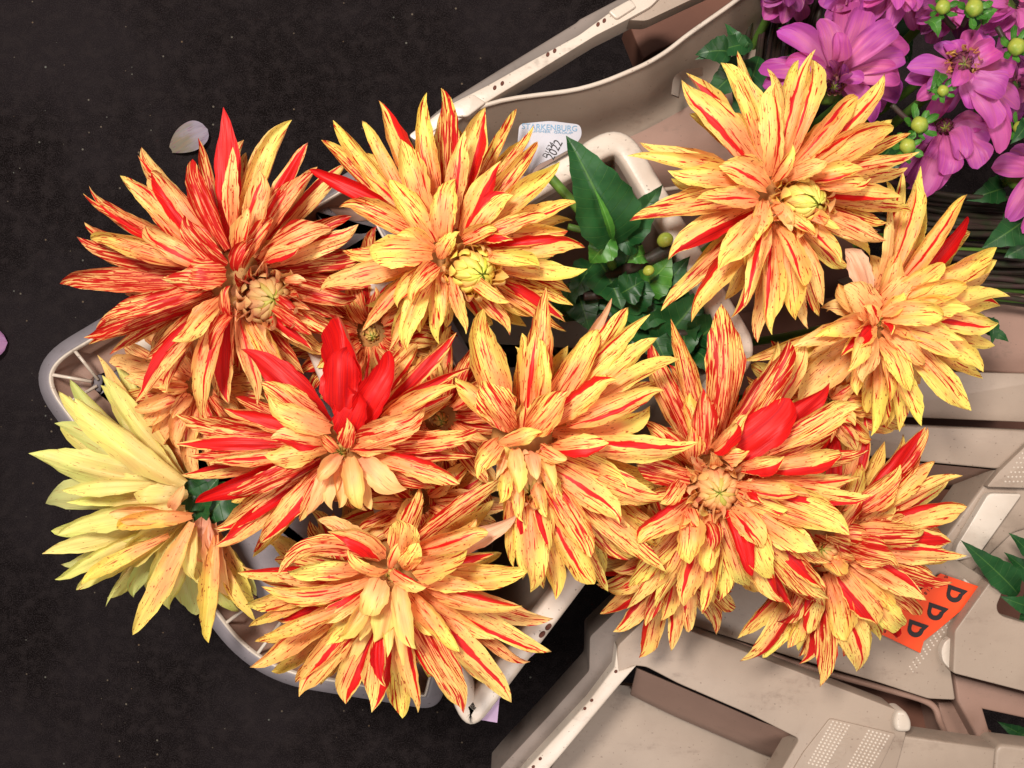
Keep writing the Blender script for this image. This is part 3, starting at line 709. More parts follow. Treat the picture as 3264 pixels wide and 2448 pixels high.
slab('lower_bar', [(2862, 2342), (3176, 2388), (3160, 2560), (2800, 2560)], ZE-.004, .03, M_PLASTIC, c5, bev=.003)

# ------------------------------------------------------------------ loose petals on the floor
def loose(name, label, a, b, wpx, z=.004, tip=(.42, .36, .46), base=(.30, .26, .20), cat='petal'):
    st = style('k'); st['ctip'] = tip; st['cbase'] = base; st['dens'] = .15; st['fl'] = .1
    A = at(a[0], a[1], z); B = at(b[0], b[1], z+.002)
    o = PM().add(A, B, wpx*mpp(z), arch=.006, cup=.35, st=st, shape='round', wob=.4).build(name, M_PURPLE, None); tag(o, label, cat, 'fallen petals on the floor'); return o
loose('fallen_petal', 'pale lilac veined petal lying on the dark floor above the red dahlia', (546, 478), (662, 412), 98)
loose('fallen_petal', 'rounded lilac petal cut off by the left edge', (-120, 1100), (24, 1092), 110, tip=(.50, .25, .48), base=(.5, .28, .48))

# ------------------------------------------------------------------ striped dahlias
G1 = 'striped dahlias standing in the white bucket'
D1 = """25 900 150 0 s 700 930;155 725 150 0 s 600 830;205 655 130 1 y 700 800;180 485 70 0 s 500 650;195 440 90 0 h 650 680;370 365 90 0 y 650 600
410 380 140 1 b 700 650;460 212 110 0 b 800 480;460 270 60 0 R 700 500;535 320 170 1 h 820 650;735 285 120 2 s 930 700;930 20 140 1 X 940 600
975 215 90 2 b 980 600;1190 70 100 0 b 1050 500;1245 55 120 1 y 1080 550;1280 78 70 0 y 1150 450;1357 190 90 1 R 1180 560;1165 360 140 2 b 1100 720
1400 330 130 1 p 1180 650;1565 300 100 0 h 1280 680;1480 630 150 2 p 1180 790;1590 560 120 1 s 1220 740;1650 660 120 1 b 1250 790;1680 800 100 0 s 1300 850
1345 745 90 3 h 1130 820;695 590 140 3 s 930 840;480 650 130 2 b 850 850;715 880 180 3 s 930 890;590 925 120 2 s 890 950;275 1115 130 2 s 830 960
185 1240 120 1 s 800 1040;190 1245 60 0 R 650 1290;525 1340 90 1 s 830 1110;668 1262 130 2 y 900 1030;468 1580 120 1 h 860 1150;805 1640 130 1 b 920 1180
850 1282 90 3 s 970 1100;940 1570 120 0 R 960 1250;1125 1570 100 1 b 1010 1200;1070 535 110 3 b 1010 820;1185 590 120 2 s 1040 840;1060 700 90 3 s 985 870
1630 1050 130 1 s 1300 980;1610 970 100 0 s 1320 940;1550 1120 110 0 s 1280 1040;1500 1205 90 1 b 1250 1090;1395 1282 80 1 R 1200 1150;1350 1405 120 0 s 1130 1170;1470 1330 130 0 y 1220 1180
1250 1405 120 1 y 1100 1180;1385 1215 70 2 s 1240 1110;1330 1110 60 2 s 1270 1030;930 950 70 3 s 945 1110;1365 915 60 3 p 1240 920;1610 1250 100 0 s 1320 1100;1700 960 90 0 s 1400 920;320 1300 80 0 s 700 1150"""
dahlia('dahlia', 'deep red and peach dahlia at far left top, near the fallen petal', 'dahlia', (960, 900), 1040/1725, 160, 340, .405, D1,
       core=(1150, 1015, 132, 1185, 1020, 60, (.72, .72, .72), dict(flare=1.3, dz=-.006)), group=G1, warm=.62, den=1.38, maxfill=40, fill='sspb')
D2 = """135 205 110 0 y 450 620;305 215 90 1 y 520 640;400 108 120 0 h 600 500;602 80 130 1 y 690 560;732 35 140 0 S 740 520;935 150 150 1 h 850 650;1125 170 90 0 s 950 560
1213 260 80 0 s 980 580;1218 335 120 1 s 980 640;1340 460 140 1 y 1000 720;1428 630 110 1 b 1020 760;1255 705 90 2 s 920 850;1395 740 110 0 y 1050 800;1380 815 130 1 y 1050 840
1465 855 130 1 h 1050 910;1475 1038 120 1 y 1080 1000;1400 1105 100 0 s 1080 1050;1235 980 110 2 y 1020 950;822 270 120 2 b 780 700;510 320 170 2 y 640 760;425 542 150 3 y 670 870
742 530 150 3 y 710 860;1008 430 130 2 h 850 800;1072 600 130 2 h 880 820;1060 480 100 1 s 920 760;1000 768 100 3 s 820 860;1080 845 60 3 R 930 850;15 490 100 2 X 420 640
185 640 150 2 s 600 830;320 930 180 3 y 660 930;490 800 150 3 y 660 930;785 795 100 3 y 690 950;180 920 120 1 s 560 960;50 1085 130 1 p 450 1010;528 1150 120 3 s 690 990
455 1200 110 2 b 620 1040;285 1340 80 1 p 480 1080;490 1430 130 2 y 640 1080;435 1440 90 1 p 580 1120;680 1400 100 1 y 690 1100;720 1320 80 2 y 700 1060;862 1350 80 2 y 770 1090
1097 1340 110 1 s 880 1170;1060 1200 80 2 y 900 1100;1200 1270 120 0 y 980 1120;1365 1280 80 0 R 1150 1150;1400 1200 80 0 s 1150 1120;1352 1130 90 0 h 1100 1060;1360 1350 70 0 s 1200 1220;340 1270 80 0 R 500 1150"""
dahlia('dahlia', 'yellow orange dahlia with bright green yellow centre, top middle beside the paper label', 'dahlia', (720, 930), K, 980, 250, .435, D2,
       core=(870, 1020, 125, 935, 1040, 46, (1.0, 1.12, .8), dict(green=(.52, .68, .03), st='Q')), group=G1, warm=.18, den=1.0, maxfill=42, fill='yysb')
D3 = """285 240 160 1 b 720 700;340 180 100 0 R 650 520;555 112 180 1 y 750 600;598 62 60 0 s 700 400;790 132 90 0 s 860 450;1000 52 110 1 b 880 500;1032 88 130 1 b 900 520;770 228 150 2 b 780 680
1218 270 130 1 b 950 580;1405 212 140 1 b 980 600;1430 412 100 0 y 1080 600;1462 440 160 1 b 1020 640;1518 490 90 0 s 1200 600;1568 608 130 1 s 1100 680;1470 835 130 1 h 1080 800;1500 700 80 0 b 1300 760
1558 892 90 0 s 1200 850;1395 1075 130 1 p 1080 940;1170 1165 110 1 b 960 1010;1182 1222 120 0 s 980 1070;960 1300 120 2 b 830 1060;1052 1405 90 1 p 970 1180;900 1478 150 1 y 830 1120;755 1552 140 1 b 780 1120
655 1428 110 2 b 755 960;682 1590 110 0 p 730 1250;600 1470 70 0 R 680 1150;348 1452 150 1 h 700 1080;192 1408 100 0 s 560 1100;222 1130 150 1 h 660 940;42 938 140 1 s 600 860;245 725 130 2 y 640 740
35 592 100 1 y 600 670;388 832 140 3 b 730 840;528 638 160 3 b 770 780;488 1190 160 3 y 740 900;690 1070 110 3 y 760 840;920 560 80 3 y 800 740;1105 650 100 3 p 880 730;1285 668 110 2 b 1050 710
1310 765 110 2 s 1080 750;1030 1030 80 2 s 860 960;1145 1010 80 2 y 980 960;1400 985 100 0 s 1100 900;955 1530 120 0 p 860 1200;1040 1460 110 0 s 960 1220;810 260 60 0 p 800 500;900 1010 90 2 p 800 880;640 1180 80 2 y 760 980"""
dahlia('dahlia', 'large yellow orange dahlia in front of the purple flowers, top right', 'dahlia', (800, 810), K, 1980, 130, .45, D3,
       core=(955, 850, 125, 1050, 868, 44, (1.0, 1.1, .85), dict(green=(.45, .58, .06), st='Q', elong=1.0)), group=G1, warm=.25, den=.9, maxfill=42, fill='yypb')
D4 = """1300 252 120 1 b 980 650;1342 358 100 0 R 1050 620;1328 450 100 0 y 1000 700;1475 540 150 1 y 980 760;1508 638 150 1 y 980 800;1552 795 150 1 y 1000 850;1522 870 120 0 h 1000 880;1508 1030 140 1 b 1000 940
1490 1128 110 0 y 1000 1000;1438 1240 150 1 y 960 1050;1395 1302 110 0 y 1000 1100;1322 1502 160 1 s 960 1130;1262 1360 120 0 y 1000 1150;1062 1580 140 1 y 880 1250;945 1610 110 0 s 860 1300;1066 88 110 0 y 900 560
1060 178 90 1 b 870 600;972 118 80 0 b 880 400;890 328 70 1 p 800 650;1200 930 170 3 y 850 950;1185 790 140 2 y 880 890;1150 1095 120 2 y 850 1000;985 830 100 3 y 830 940;1015 720 130 2 p 810 880
925 575 130 1 p 810 800;650 550 140 2 k 740 800;640 760 200 3 p 780 950;560 790 150 2 p 760 930;455 1055 140 3 y 730 990;335 1112 120 2 p 700 970;42 1202 90 0 s 400 1020;390 1240 170 0 p 700 1060
348 1430 200 0 p 680 1150;660 1272 120 3 y 740 1040;615 1150 120 2 R 770 1000;705 1335 130 2 p 780 1060;660 1400 120 1 s 730 1150;1000 1380 140 2 y 830 1120;900 1440 100 1 s 820 1180;790 1630 100 0 y 790 1250
850 1580 100 0 s 800 1200;735 1500 100 0 y 760 1250;905 1045 60 3 R 850 980;1082 1230 140 2 p 860 1050;1300 1080 150 2 y 900 960;1330 900 150 2 y 900 900;1330 760 150 2 y 900 860;1200 640 140 2 y 900 800;1180 1300 130 1 y 900 1080;1290 1200 130 2 y 900 1010;740 870 90 3 p 800 1000;500 880 120 1 p 760 940"""
dahlia('dahlia', 'pale yellow dahlia with fan of petals pointing right, at the right edge', 'dahlia', (820, 960), 924/1659, 2340, 480, .418, D4,
       core=None, group=G1, warm=.12, den=.62, maxfill=44, fill='yyyp')
D5 = """25 640 190 1 Y 560 720;42 890 190 0 g 600 880;142 310 110 1 Y 560 600;150 480 130 0 g 520 640;228 368 190 2 Y 800 780;388 232 130 1 Y 760 680;370 120 90 0 p 640 330;220 262 100 0 g 500 450
160 862 90 2 Y 640 790;200 912 80 1 Y 640 860;162 1060 130 2 Y 800 960;415 965 120 3 P 740 985;72 1162 110 1 Y 640 1080;165 1262 90 0 g 560 1160;130 1335 90 1 Y 560 1190;265 1332 90 2 s 680 1160
240 1382 110 1 Y 640 1260;535 1615 130 3 y 850 1020;520 1400 130 0 g 800 1180;700 1470 130 1 Y 880 1250;900 1510 220 0 g 900 1230;840 1330 100 2 Y 870 1100;930 1650 120 2 y 1030 1160;1060 1420 140 1 P 1080 1150
300 800 180 1 Y 800 880;450 1100 150 1 Y 800 1000;480 1250 150 1 Y 820 1050;560 900 170 2 Y 820 860;950 1240 160 1 k 1000 1100;1190 1540 70 1 y 1140 1400;1150 1440 170 0 y 1150 1280;820 820 70 3 P 740 960;450 1020 120 3 y 850 985;640 1380 130 1 Y 800 1150;980 1400 140 1 Y 900 1150;620 560 150 1 Y 790 720;390 1470 30 0 Y 500 1330;640 300 130 0 p 740 600"""
dahlia('dahlia', 'greenish yellow wilting dahlia facing left, at the left edge over the grey tray', 'dahlia', (850, 900), K, 100, 1050, .345, D5,
       core=None, group=G1, warm=.1, den=.4, maxfill=46, fill='YYYg', mat=M_PALEPETAL, stemdir=(.05, 0))
D6 = """868 92 240 2 X 960 560;368 265 170 1 X 760 520;866 232 225 3 X 860 620;1172 288 190 2 X 1000 640;985 480 210 2 X 900 700;1292 260 100 1 h 1100 520;1488 182 90 1 R 1180 520;1550 360 90 1 R 1180 540
1480 512 110 1 h 1100 640;1500 440 100 2 y 1180 570;1322 628 170 3 p 950 750;1607 725 130 2 s 1000 780;1592 835 100 1 s 1150 830;1512 975 130 2 h 1050 830;1372 995 90 1 s 1080 890;1180 1040 150 3 P 980 840
965 1117 130 3 Q 930 840;880 1112 90 2 P 880 880;1050 1122 100 2 P 980 880;800 1112 90 2 P 850 880;700 1150 100 2 P 830 880;745 975 100 3 P 870 830;462 430 150 2 y 780 620;472 555 150 3 y 820 690
250 598 110 1 R 650 690;15 630 90 0 s 600 680;42 655 90 1 s 600 700;500 713 130 3 h 790 770;10 775 90 1 R 500 750;78 830 120 1 s 650 760;170 850 90 2 b 700 790;473 860 150 3 y 800 800
30 950 90 0 h 450 890;85 1070 140 1 R 650 870;283 1060 110 2 s 680 880;225 1222 110 1 h 680 910;238 1335 130 1 h 740 930;432 1292 130 1 h 750 950;420 1342 80 0 s 700 1000;658 1182 90 1 s 780 960
760 722 80 3 s 850 800;932 645 100 3 s 890 790;1150 802 90 3 b 920 800;540 1000 80 1 s 740 900;1000 1130 80 1 P 940 960;1250 1060 90 0 s 1060 900;620 1110 80 1 s 780 940;1480 380 60 0 k 1300 480"""
dahlia('dahlia', 'dahlia with solid red upper petals and drooping pale peach centre petals, left of middle', 'dahlia', (865, 800), K, 560, 950, .435, D6,
       core=None, group=G1, warm=.5, den=1.3, maxfill=44, fill='sshy')
D7 = """558 22 150 1 s 540 640;188 152 210 2 y 350 680;520 250 120 2 b 470 700;548 298 90 2 y 560 660;825 240 170 1 y 620 640;925 85 70 0 k 800 300;980 125 110 1 s 700 560;1107 165 110 1 b 780 560
1140 285 140 1 y 750 620;920 480 140 2 h 620 720;1252 380 100 1 y 850 640;1170 540 140 2 b 760 720;1362 882 150 2 b 700 830;910 842 120 3 h 600 870;662 562 190 3 s 470 800;78 512 130 2 y 330 760
195 515 210 3 s 390 780;530 775 100 3 y 320 850;185 1000 140 3 y 320 840;672 952 100 3 p 530 880;1192 1170 190 1 y 700 970;980 1240 180 2 b 650 1040;818 1442 160 2 s 620 1120;1198 1530 150 1 s 750 1200
808 1602 170 1 b 600 1300;890 1645 90 0 s 720 1400;645 1660 130 0 y 560 1350;512 1645 150 1 y 490 1300;460 1400 80 1 h 430 1260;595 1450 100 1 h 570 1260;430 1540 110 1 y 450 1300;430 1105 110 3 Q 400 880
520 1062 90 3 P 480 890;340 1172 90 2 y 330 1020;420 1270 80 2 y 400 1100;640 1192 90 2 y 570 970;980 1480 120 0 s 760 1250;1120 690 150 1 y 750 760;560 1250 80 2 y 520 1100;610 1080 80 3 Q 560 930;460 620 130 2 s 440 760;1000 1060 150 1 y 700 920;1160 1420 90 0 y 900 1250;700 1330 140 1 y 560 1150;300 1040 60 2 P 320 900"""
dahlia('dahlia', 'yellow dahlia with spotted petals and cone shaped centre, in the very middle of the bunch', 'dahlia', (440, 830), K, 1400, 900, .465, D7,
       core=(465, 1030, 120, 480, 1130, 52, (1.0, .98, .9), dict(green=(.33, .46, .05), dz=-.006)), group=G1, warm=.25, den=1.05, maxfill=44, fill='yysb')
D8 = """475 112 120 0 s 520 600;740 32 200 1 s 680 600;1125 242 190 1 s 760 640;1202 248 140 0 b 950 560;335 248 110 0 s 500 640;640 478 150 2 s 620 760;1120 545 225 2 X 790 770;1322 470 175 1 X 1000 660
1448 525 150 2 s 1000 760;832 642 120 3 h 700 800;592 690 130 3 s 590 840;885 830 110 3 y 750 840;1092 845 120 3 h 850 900;1382 815 130 2 h 1000 860;1522 832 100 1 s 1050 900;1548 1062 120 2 h 950 960
1172 1022 110 2 b 870 980;955 1085 60 3 R 880 1030;1422 1217 210 2 y 950 1040;1242 1340 190 2 y 880 1100;975 1302 150 3 b 800 1120;1035 1620 160 1 h 820 1180;880 1540 160 1 y 720 1200;890 1480 100 2 R 790 1180
1000 1500 180 2 y 820 1160;1292 1612 180 1 s 950 1210;1270 1535 110 1 R 1080 1330;550 1412 160 3 y 570 1150;722 1322 120 3 s 680 1180;512 1622 150 1 b 560 1300;640 1450 130 2 y 650 1200;640 1660 120 1 y 640 1300
248 1652 110 0 b 450 1350;268 1262 150 2 h 520 1110;250 1532 130 0 y 480 1300;290 880 150 2 s 530 940;440 1102 110 3 s 530 970;622 1212 80 3 s 570 1110;380 1642 120 0 y 500 1360;350 640 120 1 s 560 800
430 690 90 2 s 570 830;1180 1480 150 1 y 880 1180;760 1600 150 1 y 700 1300;1300 1420 130 1 s 1000 1200;1480 940 80 1 b 1050 930;1340 700 90 1 s 980 820;860 600 80 2 b 760 760;1090 1130 130 2 y 880 1050;1120 1640 90 0 R 900 1300;300 1060 90 1 h 540 1000"""
dahlia('dahlia', 'orange dahlia with round green centre and two wide solid red petals, right of middle', 'dahlia', (710, 990), K, 1850, 950, .448, D8,
       core=(715, 1010, 126, 735, 1030, 60, (1.0, .95, .92), dict(green=(.36, .52, .05), flare=1.3, dz=-.006)), group=G1, warm=.36, den=1.15, maxfill=44, fill='yssb')
D9 = """830 168 120 0 h 750 480;650 250 90 0 R 650 420;1142 262 150 1 R 850 560;1180 275 50 1 s 1120 330;1207 438 140 1 b 860 640;1035 490 140 2 s 770 650;1332 510 110 1 b 900 650;1356 655 150 1 h 900 720
1300 866 150 1 R 900 830;1168 832 160 2 s 760 800;1356 945 110 1 b 950 920;1266 1105 140 1 s 900 950;1030 955 180 3 s 740 890;1158 1178 140 2 h 780 980;1158 1262 110 0 s 900 1120;920 1302 160 2 h 700 1060
1042 1345 140 1 y 850 1150;1028 1385 80 0 R 900 1250;846 1562 180 1 b 620 1200;768 1502 110 0 y 650 1250;612 1632 130 1 s 570 1290;525 1522 100 0 R 490 1300;530 1355 110 1 h 490 1130;200 1518 110 0 h 270 1260
480 1450 100 0 y 420 1320;280 1470 120 0 y 400 1260;800 952 120 2 s 540 830;640 1202 120 2 s 450 1060;720 1082 130 3 y 640 970;860 835 130 2 s 700 780;1100 750 150 1 s 780 760;1000 1230 150 1 y 740 1040
950 1150 140 1 y 740 1010;700 1400 150 1 y 620 1180;400 1310 120 1 s 450 1120;1170 1000 130 0 s 850 930;1010 620 150 1 s 760 720;760 400 120 0 s 700 550;830 620 80 3 s 700 800;420 1420 110 0 y 450 1250;1150 580 120 0 s 850 700"""
dahlia('dahlia', 'streaky red and yellow dahlia at the lower right, touching the orange label', 'dahlia', (650, 900), K, 2250, 1200, .395, D9,
       core=(640, 935, 60, 600, 905, 34, (1.0, 1.0, .85), dict(green=(.35, .5, .05), dz=.012)), group=G1, warm=.4, den=1.15, maxfill=44, fill='yysb')
D10 = """5 682 110 0 h 400 620;12 640 90 0 s 300 560;262 640 150 2 s 900 560 190;540 300 150 1 p 880 560 60;600 418 170 3 h 950 590 110;250 705 140 1 p 800 620;320 692 140 2 y 780 620 40;705 520 90 3 y 990 660 -60
145 752 130 2 y 860 700 -110;1112 290 240 3 y 1085 560;1230 118 140 1 s 1130 420;1752 60 130 1 s 1200 380;1652 370 180 2 b 1190 480;1865 320 140 1 k 1400 520;1520 545 210 3 y 1150 640;1070 470 80 3 b 1000 650
1205 488 160 3 y 1090 650;1240 775 110 3 h 1020 655;1690 530 80 1 R 1450 570;1945 668 190 1 y 1300 650;1640 788 120 3 y 1190 750 -50;1872 912 140 2 h 1330 790;2064 1000 180 0 p 1450 770;2048 1215 160 1 b 1330 850
1912 1300 110 0 p 1600 1020;1822 1502 210 1 b 1250 880;1460 1200 150 2 y 1170 830;1700 1432 90 0 y 1500 1150;1542 1557 200 1 s 1230 1000;1440 1570 120 0 h 1230 1150;1222 1592 140 1 b 1150 1080;1105 1602 190 0 y 1060 1150
1330 1400 120 1 h 1200 1080;902 1577 180 1 h 950 1100;950 1430 110 2 R 930 1150;660 1522 180 1 h 850 1050;378 1457 200 1 b 790 950;365 1390 140 1 s 700 980;240 1352 140 0 y 620 1050;115 1312 180 1 b 700 880
100 1108 90 0 y 400 1080;180 1110 110 2 y 640 950;250 1000 110 0 R 550 840;500 1002 130 2 h 780 840;680 1112 130 2 Q 880 820;860 975 210 3 Q 950 720;1160 1188 160 3 Q 1075 720;930 1152 160 2 Q 1000 850
800 1132 100 2 Q 900 900;1100 1300 70 2 Q 1090 1000;60 1012 90 0 y 130 850;30 900 150 0 y 350 800;600 1272 110 1 R 800 1000;740 1300 100 1 Q 880 1000;1000 1240 80 2 Q 1010 1000;1270 1100 100 2 y 1140 850;1700 1100 150 1 b 1250 820;560 1150 140 1 y 820 900;450 870 120 1 y 850 760"""
dahlia('dahlia', 'peach and yellow dahlia with long drooping petals, lowest of the bunch', 'dahlia', (1020, 680), 1000/2074, 760, 1500, .44, D10,
       core=None, group=G1, warm=.42, den=.95, maxfill=44, fill='yysb', zl=1.15)
def gen_list(O, R, n, codes, w0, jit=.12, layers=(0, 1, 1, 2, 2, 3)):
    out = []
    for i in range(n):
        a = i*2.399963; L = layers[i % len(layers)]; rr = R*[1., .9, .72, .5][L]*(1+(R_.random()-.5)*2*jit)
        out.append('%d %d %d %d %s %d %d' % (O[0]+math.cos(a)*rr, O[1]+math.sin(a)*rr, w0*(1-.1*L), L, R_.choice(codes), O[0]+math.cos(a)*rr*.3, O[1]+math.sin(a)*rr*.3))
    return ';'.join(out)
for (ox, oy, rr, z, lab, codes, den) in [
    (1180, 1060, 300, .355, 'partly hidden dahlia showing in the gap between the two top left flowers', 'ssbh', 1.3),
    (1130, 1850, 300, .34, 'partly hidden dahlia under the left half of the lowest peach flower', 'sybp', 1.0),
    (640, 1230, 300, .335, 'shaded dahlia mostly hidden between the red flower and the yellow wilting one', 'spp', .9),
    (1400, 1330, 330, .385, 'partly hidden dahlia under the gap between the middle flowers', 'ssbp', 1.2),
    (2150, 1750, 330, .375, 'partly hidden dahlia beneath the two right hand flowers', 'ssbh', 1.2),
    (1330, 1600, 300, .38, 'partly hidden dahlia behind the lowest peach flower', 'spbp', 1.0),
    (2620, 1290, 260, .365, 'partly hidden dahlia between the pale yellow flower and the streaky one', 'hsyb', 1.1)]:
    dahlia('dahlia', lab, 'dahlia', (0, 0), 1., ox, oy, z, gen_list((0, 0), rr, 44, codes, 75), core=None, group=G1, warm=.4, den=den, maxfill=0)

# ------------------------------------------------------------------ purple dahlias
G2 = 'purple dahlias in the crate at the top right'
P1 = """255 215 210 2 v 570 430;300 205 180 1 v 560 430;560 128 200 2 v 620 420;740 8 240 0 v 700 350;860 66 240 1 v 740 380;1020 128 220 0 v 780 400;1076 182 230 2 v 750 440;1188 310 200 0 v 800 430;1156 402 200 1 v 800 480
680 232 180 3 v 660 440;312 440 160 2 v 560 500;120 490 170 0 v 500 520;150 600 170 0 v 500 560;1125 560 210 1 v 780 540;1120 690 200 0 v 800 590;1010 770 200 0 v 760 620;940 862 180 0 v 720 640;880 700 170 1 v 740 600
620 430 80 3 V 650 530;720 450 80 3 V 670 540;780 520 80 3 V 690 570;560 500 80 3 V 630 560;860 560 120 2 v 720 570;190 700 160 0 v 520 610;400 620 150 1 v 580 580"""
dahlia('purple_dahlia', 'open purple dahlia behind the top right striped flower', 'dahlia', (660, 570), .452, 2364, 0, .36, P1,
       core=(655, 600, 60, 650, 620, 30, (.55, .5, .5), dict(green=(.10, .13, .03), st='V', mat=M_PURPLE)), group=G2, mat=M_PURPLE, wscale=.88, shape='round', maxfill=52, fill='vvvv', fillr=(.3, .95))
P2 = """1612 205 210 1 v 1560 400;1362 315 130 1 v 1470 430;1722 232 200 1 v 1600 400;1792 332 230 2 v 1620 430;1928 500 220 1 v 1660 470;1866 370 120 0 v 1680 420;1175 470 180 2 v 1440 500;1160 560 170 1 v 1430 540;1240 702 160 1 v 1460 560
1862 652 240 2 v 1600 590;1786 900 230 2 v 1600 640;1830 1080 190 1 v 1640 760;1972 760 150 0 v 1700 620;1895 905 120 0 v 1700 720;1500 600 170 3 v 1530 500;1310 620 150 2 v 1460 540;1640 760 200 2 v 1560 560;1440 300 160 1 v 1520 420;1300 860 150 0 v 1480 620"""
dahlia('purple_dahlia', 'purple dahlia with large round silvery centre, right of the open one', 'dahlia', (1550, 500), .452, 2364, 0, .365, P2,
       core=(1550, 450, 80, 1575, 445, 40, (.9, 1.2, .6), dict(green=(.22, .20, .10), st='V', mat=M_PURPLE, flare=.2)), group=G2, mat=M_PURPLE, wscale=.88, shape='round', maxfill=26, fill='vv', fillr=(.4, .8))
P3 = """1672 1182 250 2 v 1510 940;1432 1225 230 2 v 1440 980;1245 1392 240 1 v 1370 1020;1160 1330 190 0 v 1330 1000;1350 1350 200 1 v 1420 1040;1752 1000 210 1 v 1560 900;1690 880 190 1 v 1540 860;1100 1240 150 0 v 1320 960;1540 1120 200 2 v 1470 940;1300 1150 160 1 v 1400 980"""
dahlia('purple_dahlia', 'purple dahlia with drooping petals below the green buds', 'dahlia', (1440, 890), .452, 2364, 0, .34, P3,
       core=(1430, 890, 55, 1440, 900, 30, (.7, .9, .5), dict(green=(.25, .28, .05), st='V', mat=M_PURPLE, flare=.2)), group=G2, mat=M_PURPLE, wscale=.88, shape='round', maxfill=10, fill='vv', fillr=(.4, .8))
P7 = """1772 1180 200 1 v 2000 1210;1885 1560 210 1 v 2060 1260;1990 1640 200 1 v 2100 1300;1900 1050 170 0 v 2060 1150;2250 1500 200 1 v 2130 1260"""
dahlia('purple_dahlia', 'purple dahlia cut off by the right edge with hanging petals', 'dahlia', (2060, 1200), .452, 2364, 0, .32, P7, core=None, group=G2, mat=M_PURPLE, wscale=.88, shape='round', maxfill=6, fill='vv')
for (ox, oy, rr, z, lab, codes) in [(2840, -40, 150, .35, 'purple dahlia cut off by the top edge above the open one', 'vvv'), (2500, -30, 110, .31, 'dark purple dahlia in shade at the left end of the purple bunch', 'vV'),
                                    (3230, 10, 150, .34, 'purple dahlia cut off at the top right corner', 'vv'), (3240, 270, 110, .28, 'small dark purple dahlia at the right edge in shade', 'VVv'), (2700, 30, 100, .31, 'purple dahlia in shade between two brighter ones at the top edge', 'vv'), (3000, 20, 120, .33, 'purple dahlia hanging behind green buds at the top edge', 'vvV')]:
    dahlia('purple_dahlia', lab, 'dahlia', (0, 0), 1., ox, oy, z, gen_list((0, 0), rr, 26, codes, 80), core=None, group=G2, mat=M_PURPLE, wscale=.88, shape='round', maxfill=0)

# ------------------------------------------------------------------ buds, leaves and stems
def leafst(): s_ = style('P'); return s_
def bud(name, label, px, py, rpx, z, group, bracts=6, par=None, stem_to=None, mat=None, axis=Vector((.2, .1, 1))):
    k = mpp(z); c = at(px, py, z)
    if par is None: root = thing(name, label, 'flower bud', at(px, py, z-.02), group)
    else: root = thing_part(name, par)
    blob('bud_head', c, rpx*k, rpx*k*.85, mat or M_BUD, root, 18, 10, axis, .05)
    pm = PM()
    for i in range(bracts):
        a = i*2*math.pi/bracts+R_.random()*.5; d = Vector((math.cos(a), math.sin(a), 0))
        B = c+d*rpx*k*.6+Vector((0, 0, -rpx*k*.5)); T = c+d*rpx*k*(1.7+1.0*R_.random())+Vector((0, 0, rpx*k*(R_.random()*1.0-.2)))
        pm.add(B, T, rpx*k*(.75+.35*R_.random()), arch=-.001, cup=.4, twist=(R_.random()-.5), st=leafst(), shape='round', nu=4, nv=6)
    pm.build('bract', M_LEAF2, root)
    if stem_to:
        q = at(stem_to[0], stem_to[1], stem_to[2]); tube('stem', curve_pts([c+Vector((0, 0, -rpx*k*.7)), c.lerp(q, .5)+Vector((0, 0, -.004)), q], 6), .0022, M_STEM, root)
    return root
S2 = .452
def q4(x, y): return 2364+x*S2, y*S2
for (x, y, r, z, lab, st_) in [(1640, 55, 62, .385, 'yellow green bud nearest the top edge, right of two others', (1560, 180, .36)), (1420, 50, 52, .38, 'yellow green bud at the top edge, leftmost of the buds there', (1500, 200, .36)),
                          (1940, 330, 62, .38, 'round green bud beside the right edge at the end of a dark stem', (1800, 190, .37)), (1255, 880, 60, .385, 'shiny yellow bud wrapped by a dark curved stem', (1060, 740, .38)), (1170, 1030, 56, .385, 'green bud touching the tips of the striped petals', (1300, 900, .36)),
                          (1420, 640, 40, .39, 'small leafy green bud below the silvery centre', (1330, 560, .36)), (1960, 900, 45, .34, 'green bud at the right edge below the purple flower', (2050, 1000, .33))]:
    X, Y = q4(x, y); sx, sy = q4(st_[0], st_[1])
    bud('dahlia_bud', lab, X, Y, r*S2, z, 'green dahlia buds among the purple flowers', 7, stem_to=(sx, sy, st_[2]))
# leafy stems in the middle gap
def leaf(parent, tx, ty, wd, bx, by, zt, zb, s, ox, oy, mat=None, cup=.25, name='leaf', arch=.01, bend=0.):
    B = at(ox+bx*s, oy+by*s, zb); T = at(ox+tx*s, oy+ty*s, zt)
    return PM().add(B, T, wd*s*mpp((zt+zb)/2), arch=arch, bend=bend, cup=cup, twist=(R_.random()-.5)*.3, st=leafst(), shape='leaf', nu=10, nv=24).build(name, mat or M_LEAF, parent)
sp_ = thing('leafy_plant', 'dark green leafy dahlia stem rising between the two top flowers, leaf tip at the label', 'plant', at(1950, 780, .06), 'leafy stems inside the white bucket')
S3 = .5426
def L3_(par, *a, **k): return leaf(par, *a, S3, 1750, 350, **k)
L3_(sp_, 100, 152, 400, 395, 800, .425, .385, cup=.5, arch=.02)
L3_(sp_, 668, 440, 210, 400, 800, .40, .375, cup=.35, arch=.015)
L3_(sp_, 265, 460, 60, 370, 760, .425, .40, mat=M_LEAF2, cup=.8)
L3_(sp_, 240, 900, 190, 380, 740, .385, .395, mat=M_LEAF2, cup=.2)
L3_(sp_, 540, 800, 180, 390, 760, .375, .385, cup=.2)
tube('stem', curve_pts([at(1750, 560, .40), at(1830, 650, .395), at(1900, 740, .38), at(1960, 860, .34), at(1990, 900, .1)], 8), .0040, M_GSTEM, sp_)
tube('stem', curve_pts([at(1810, 722, .38), at(1860, 735, .38), at(1895, 752, .375)], 6), .0028, M_GSTEM, sp_)
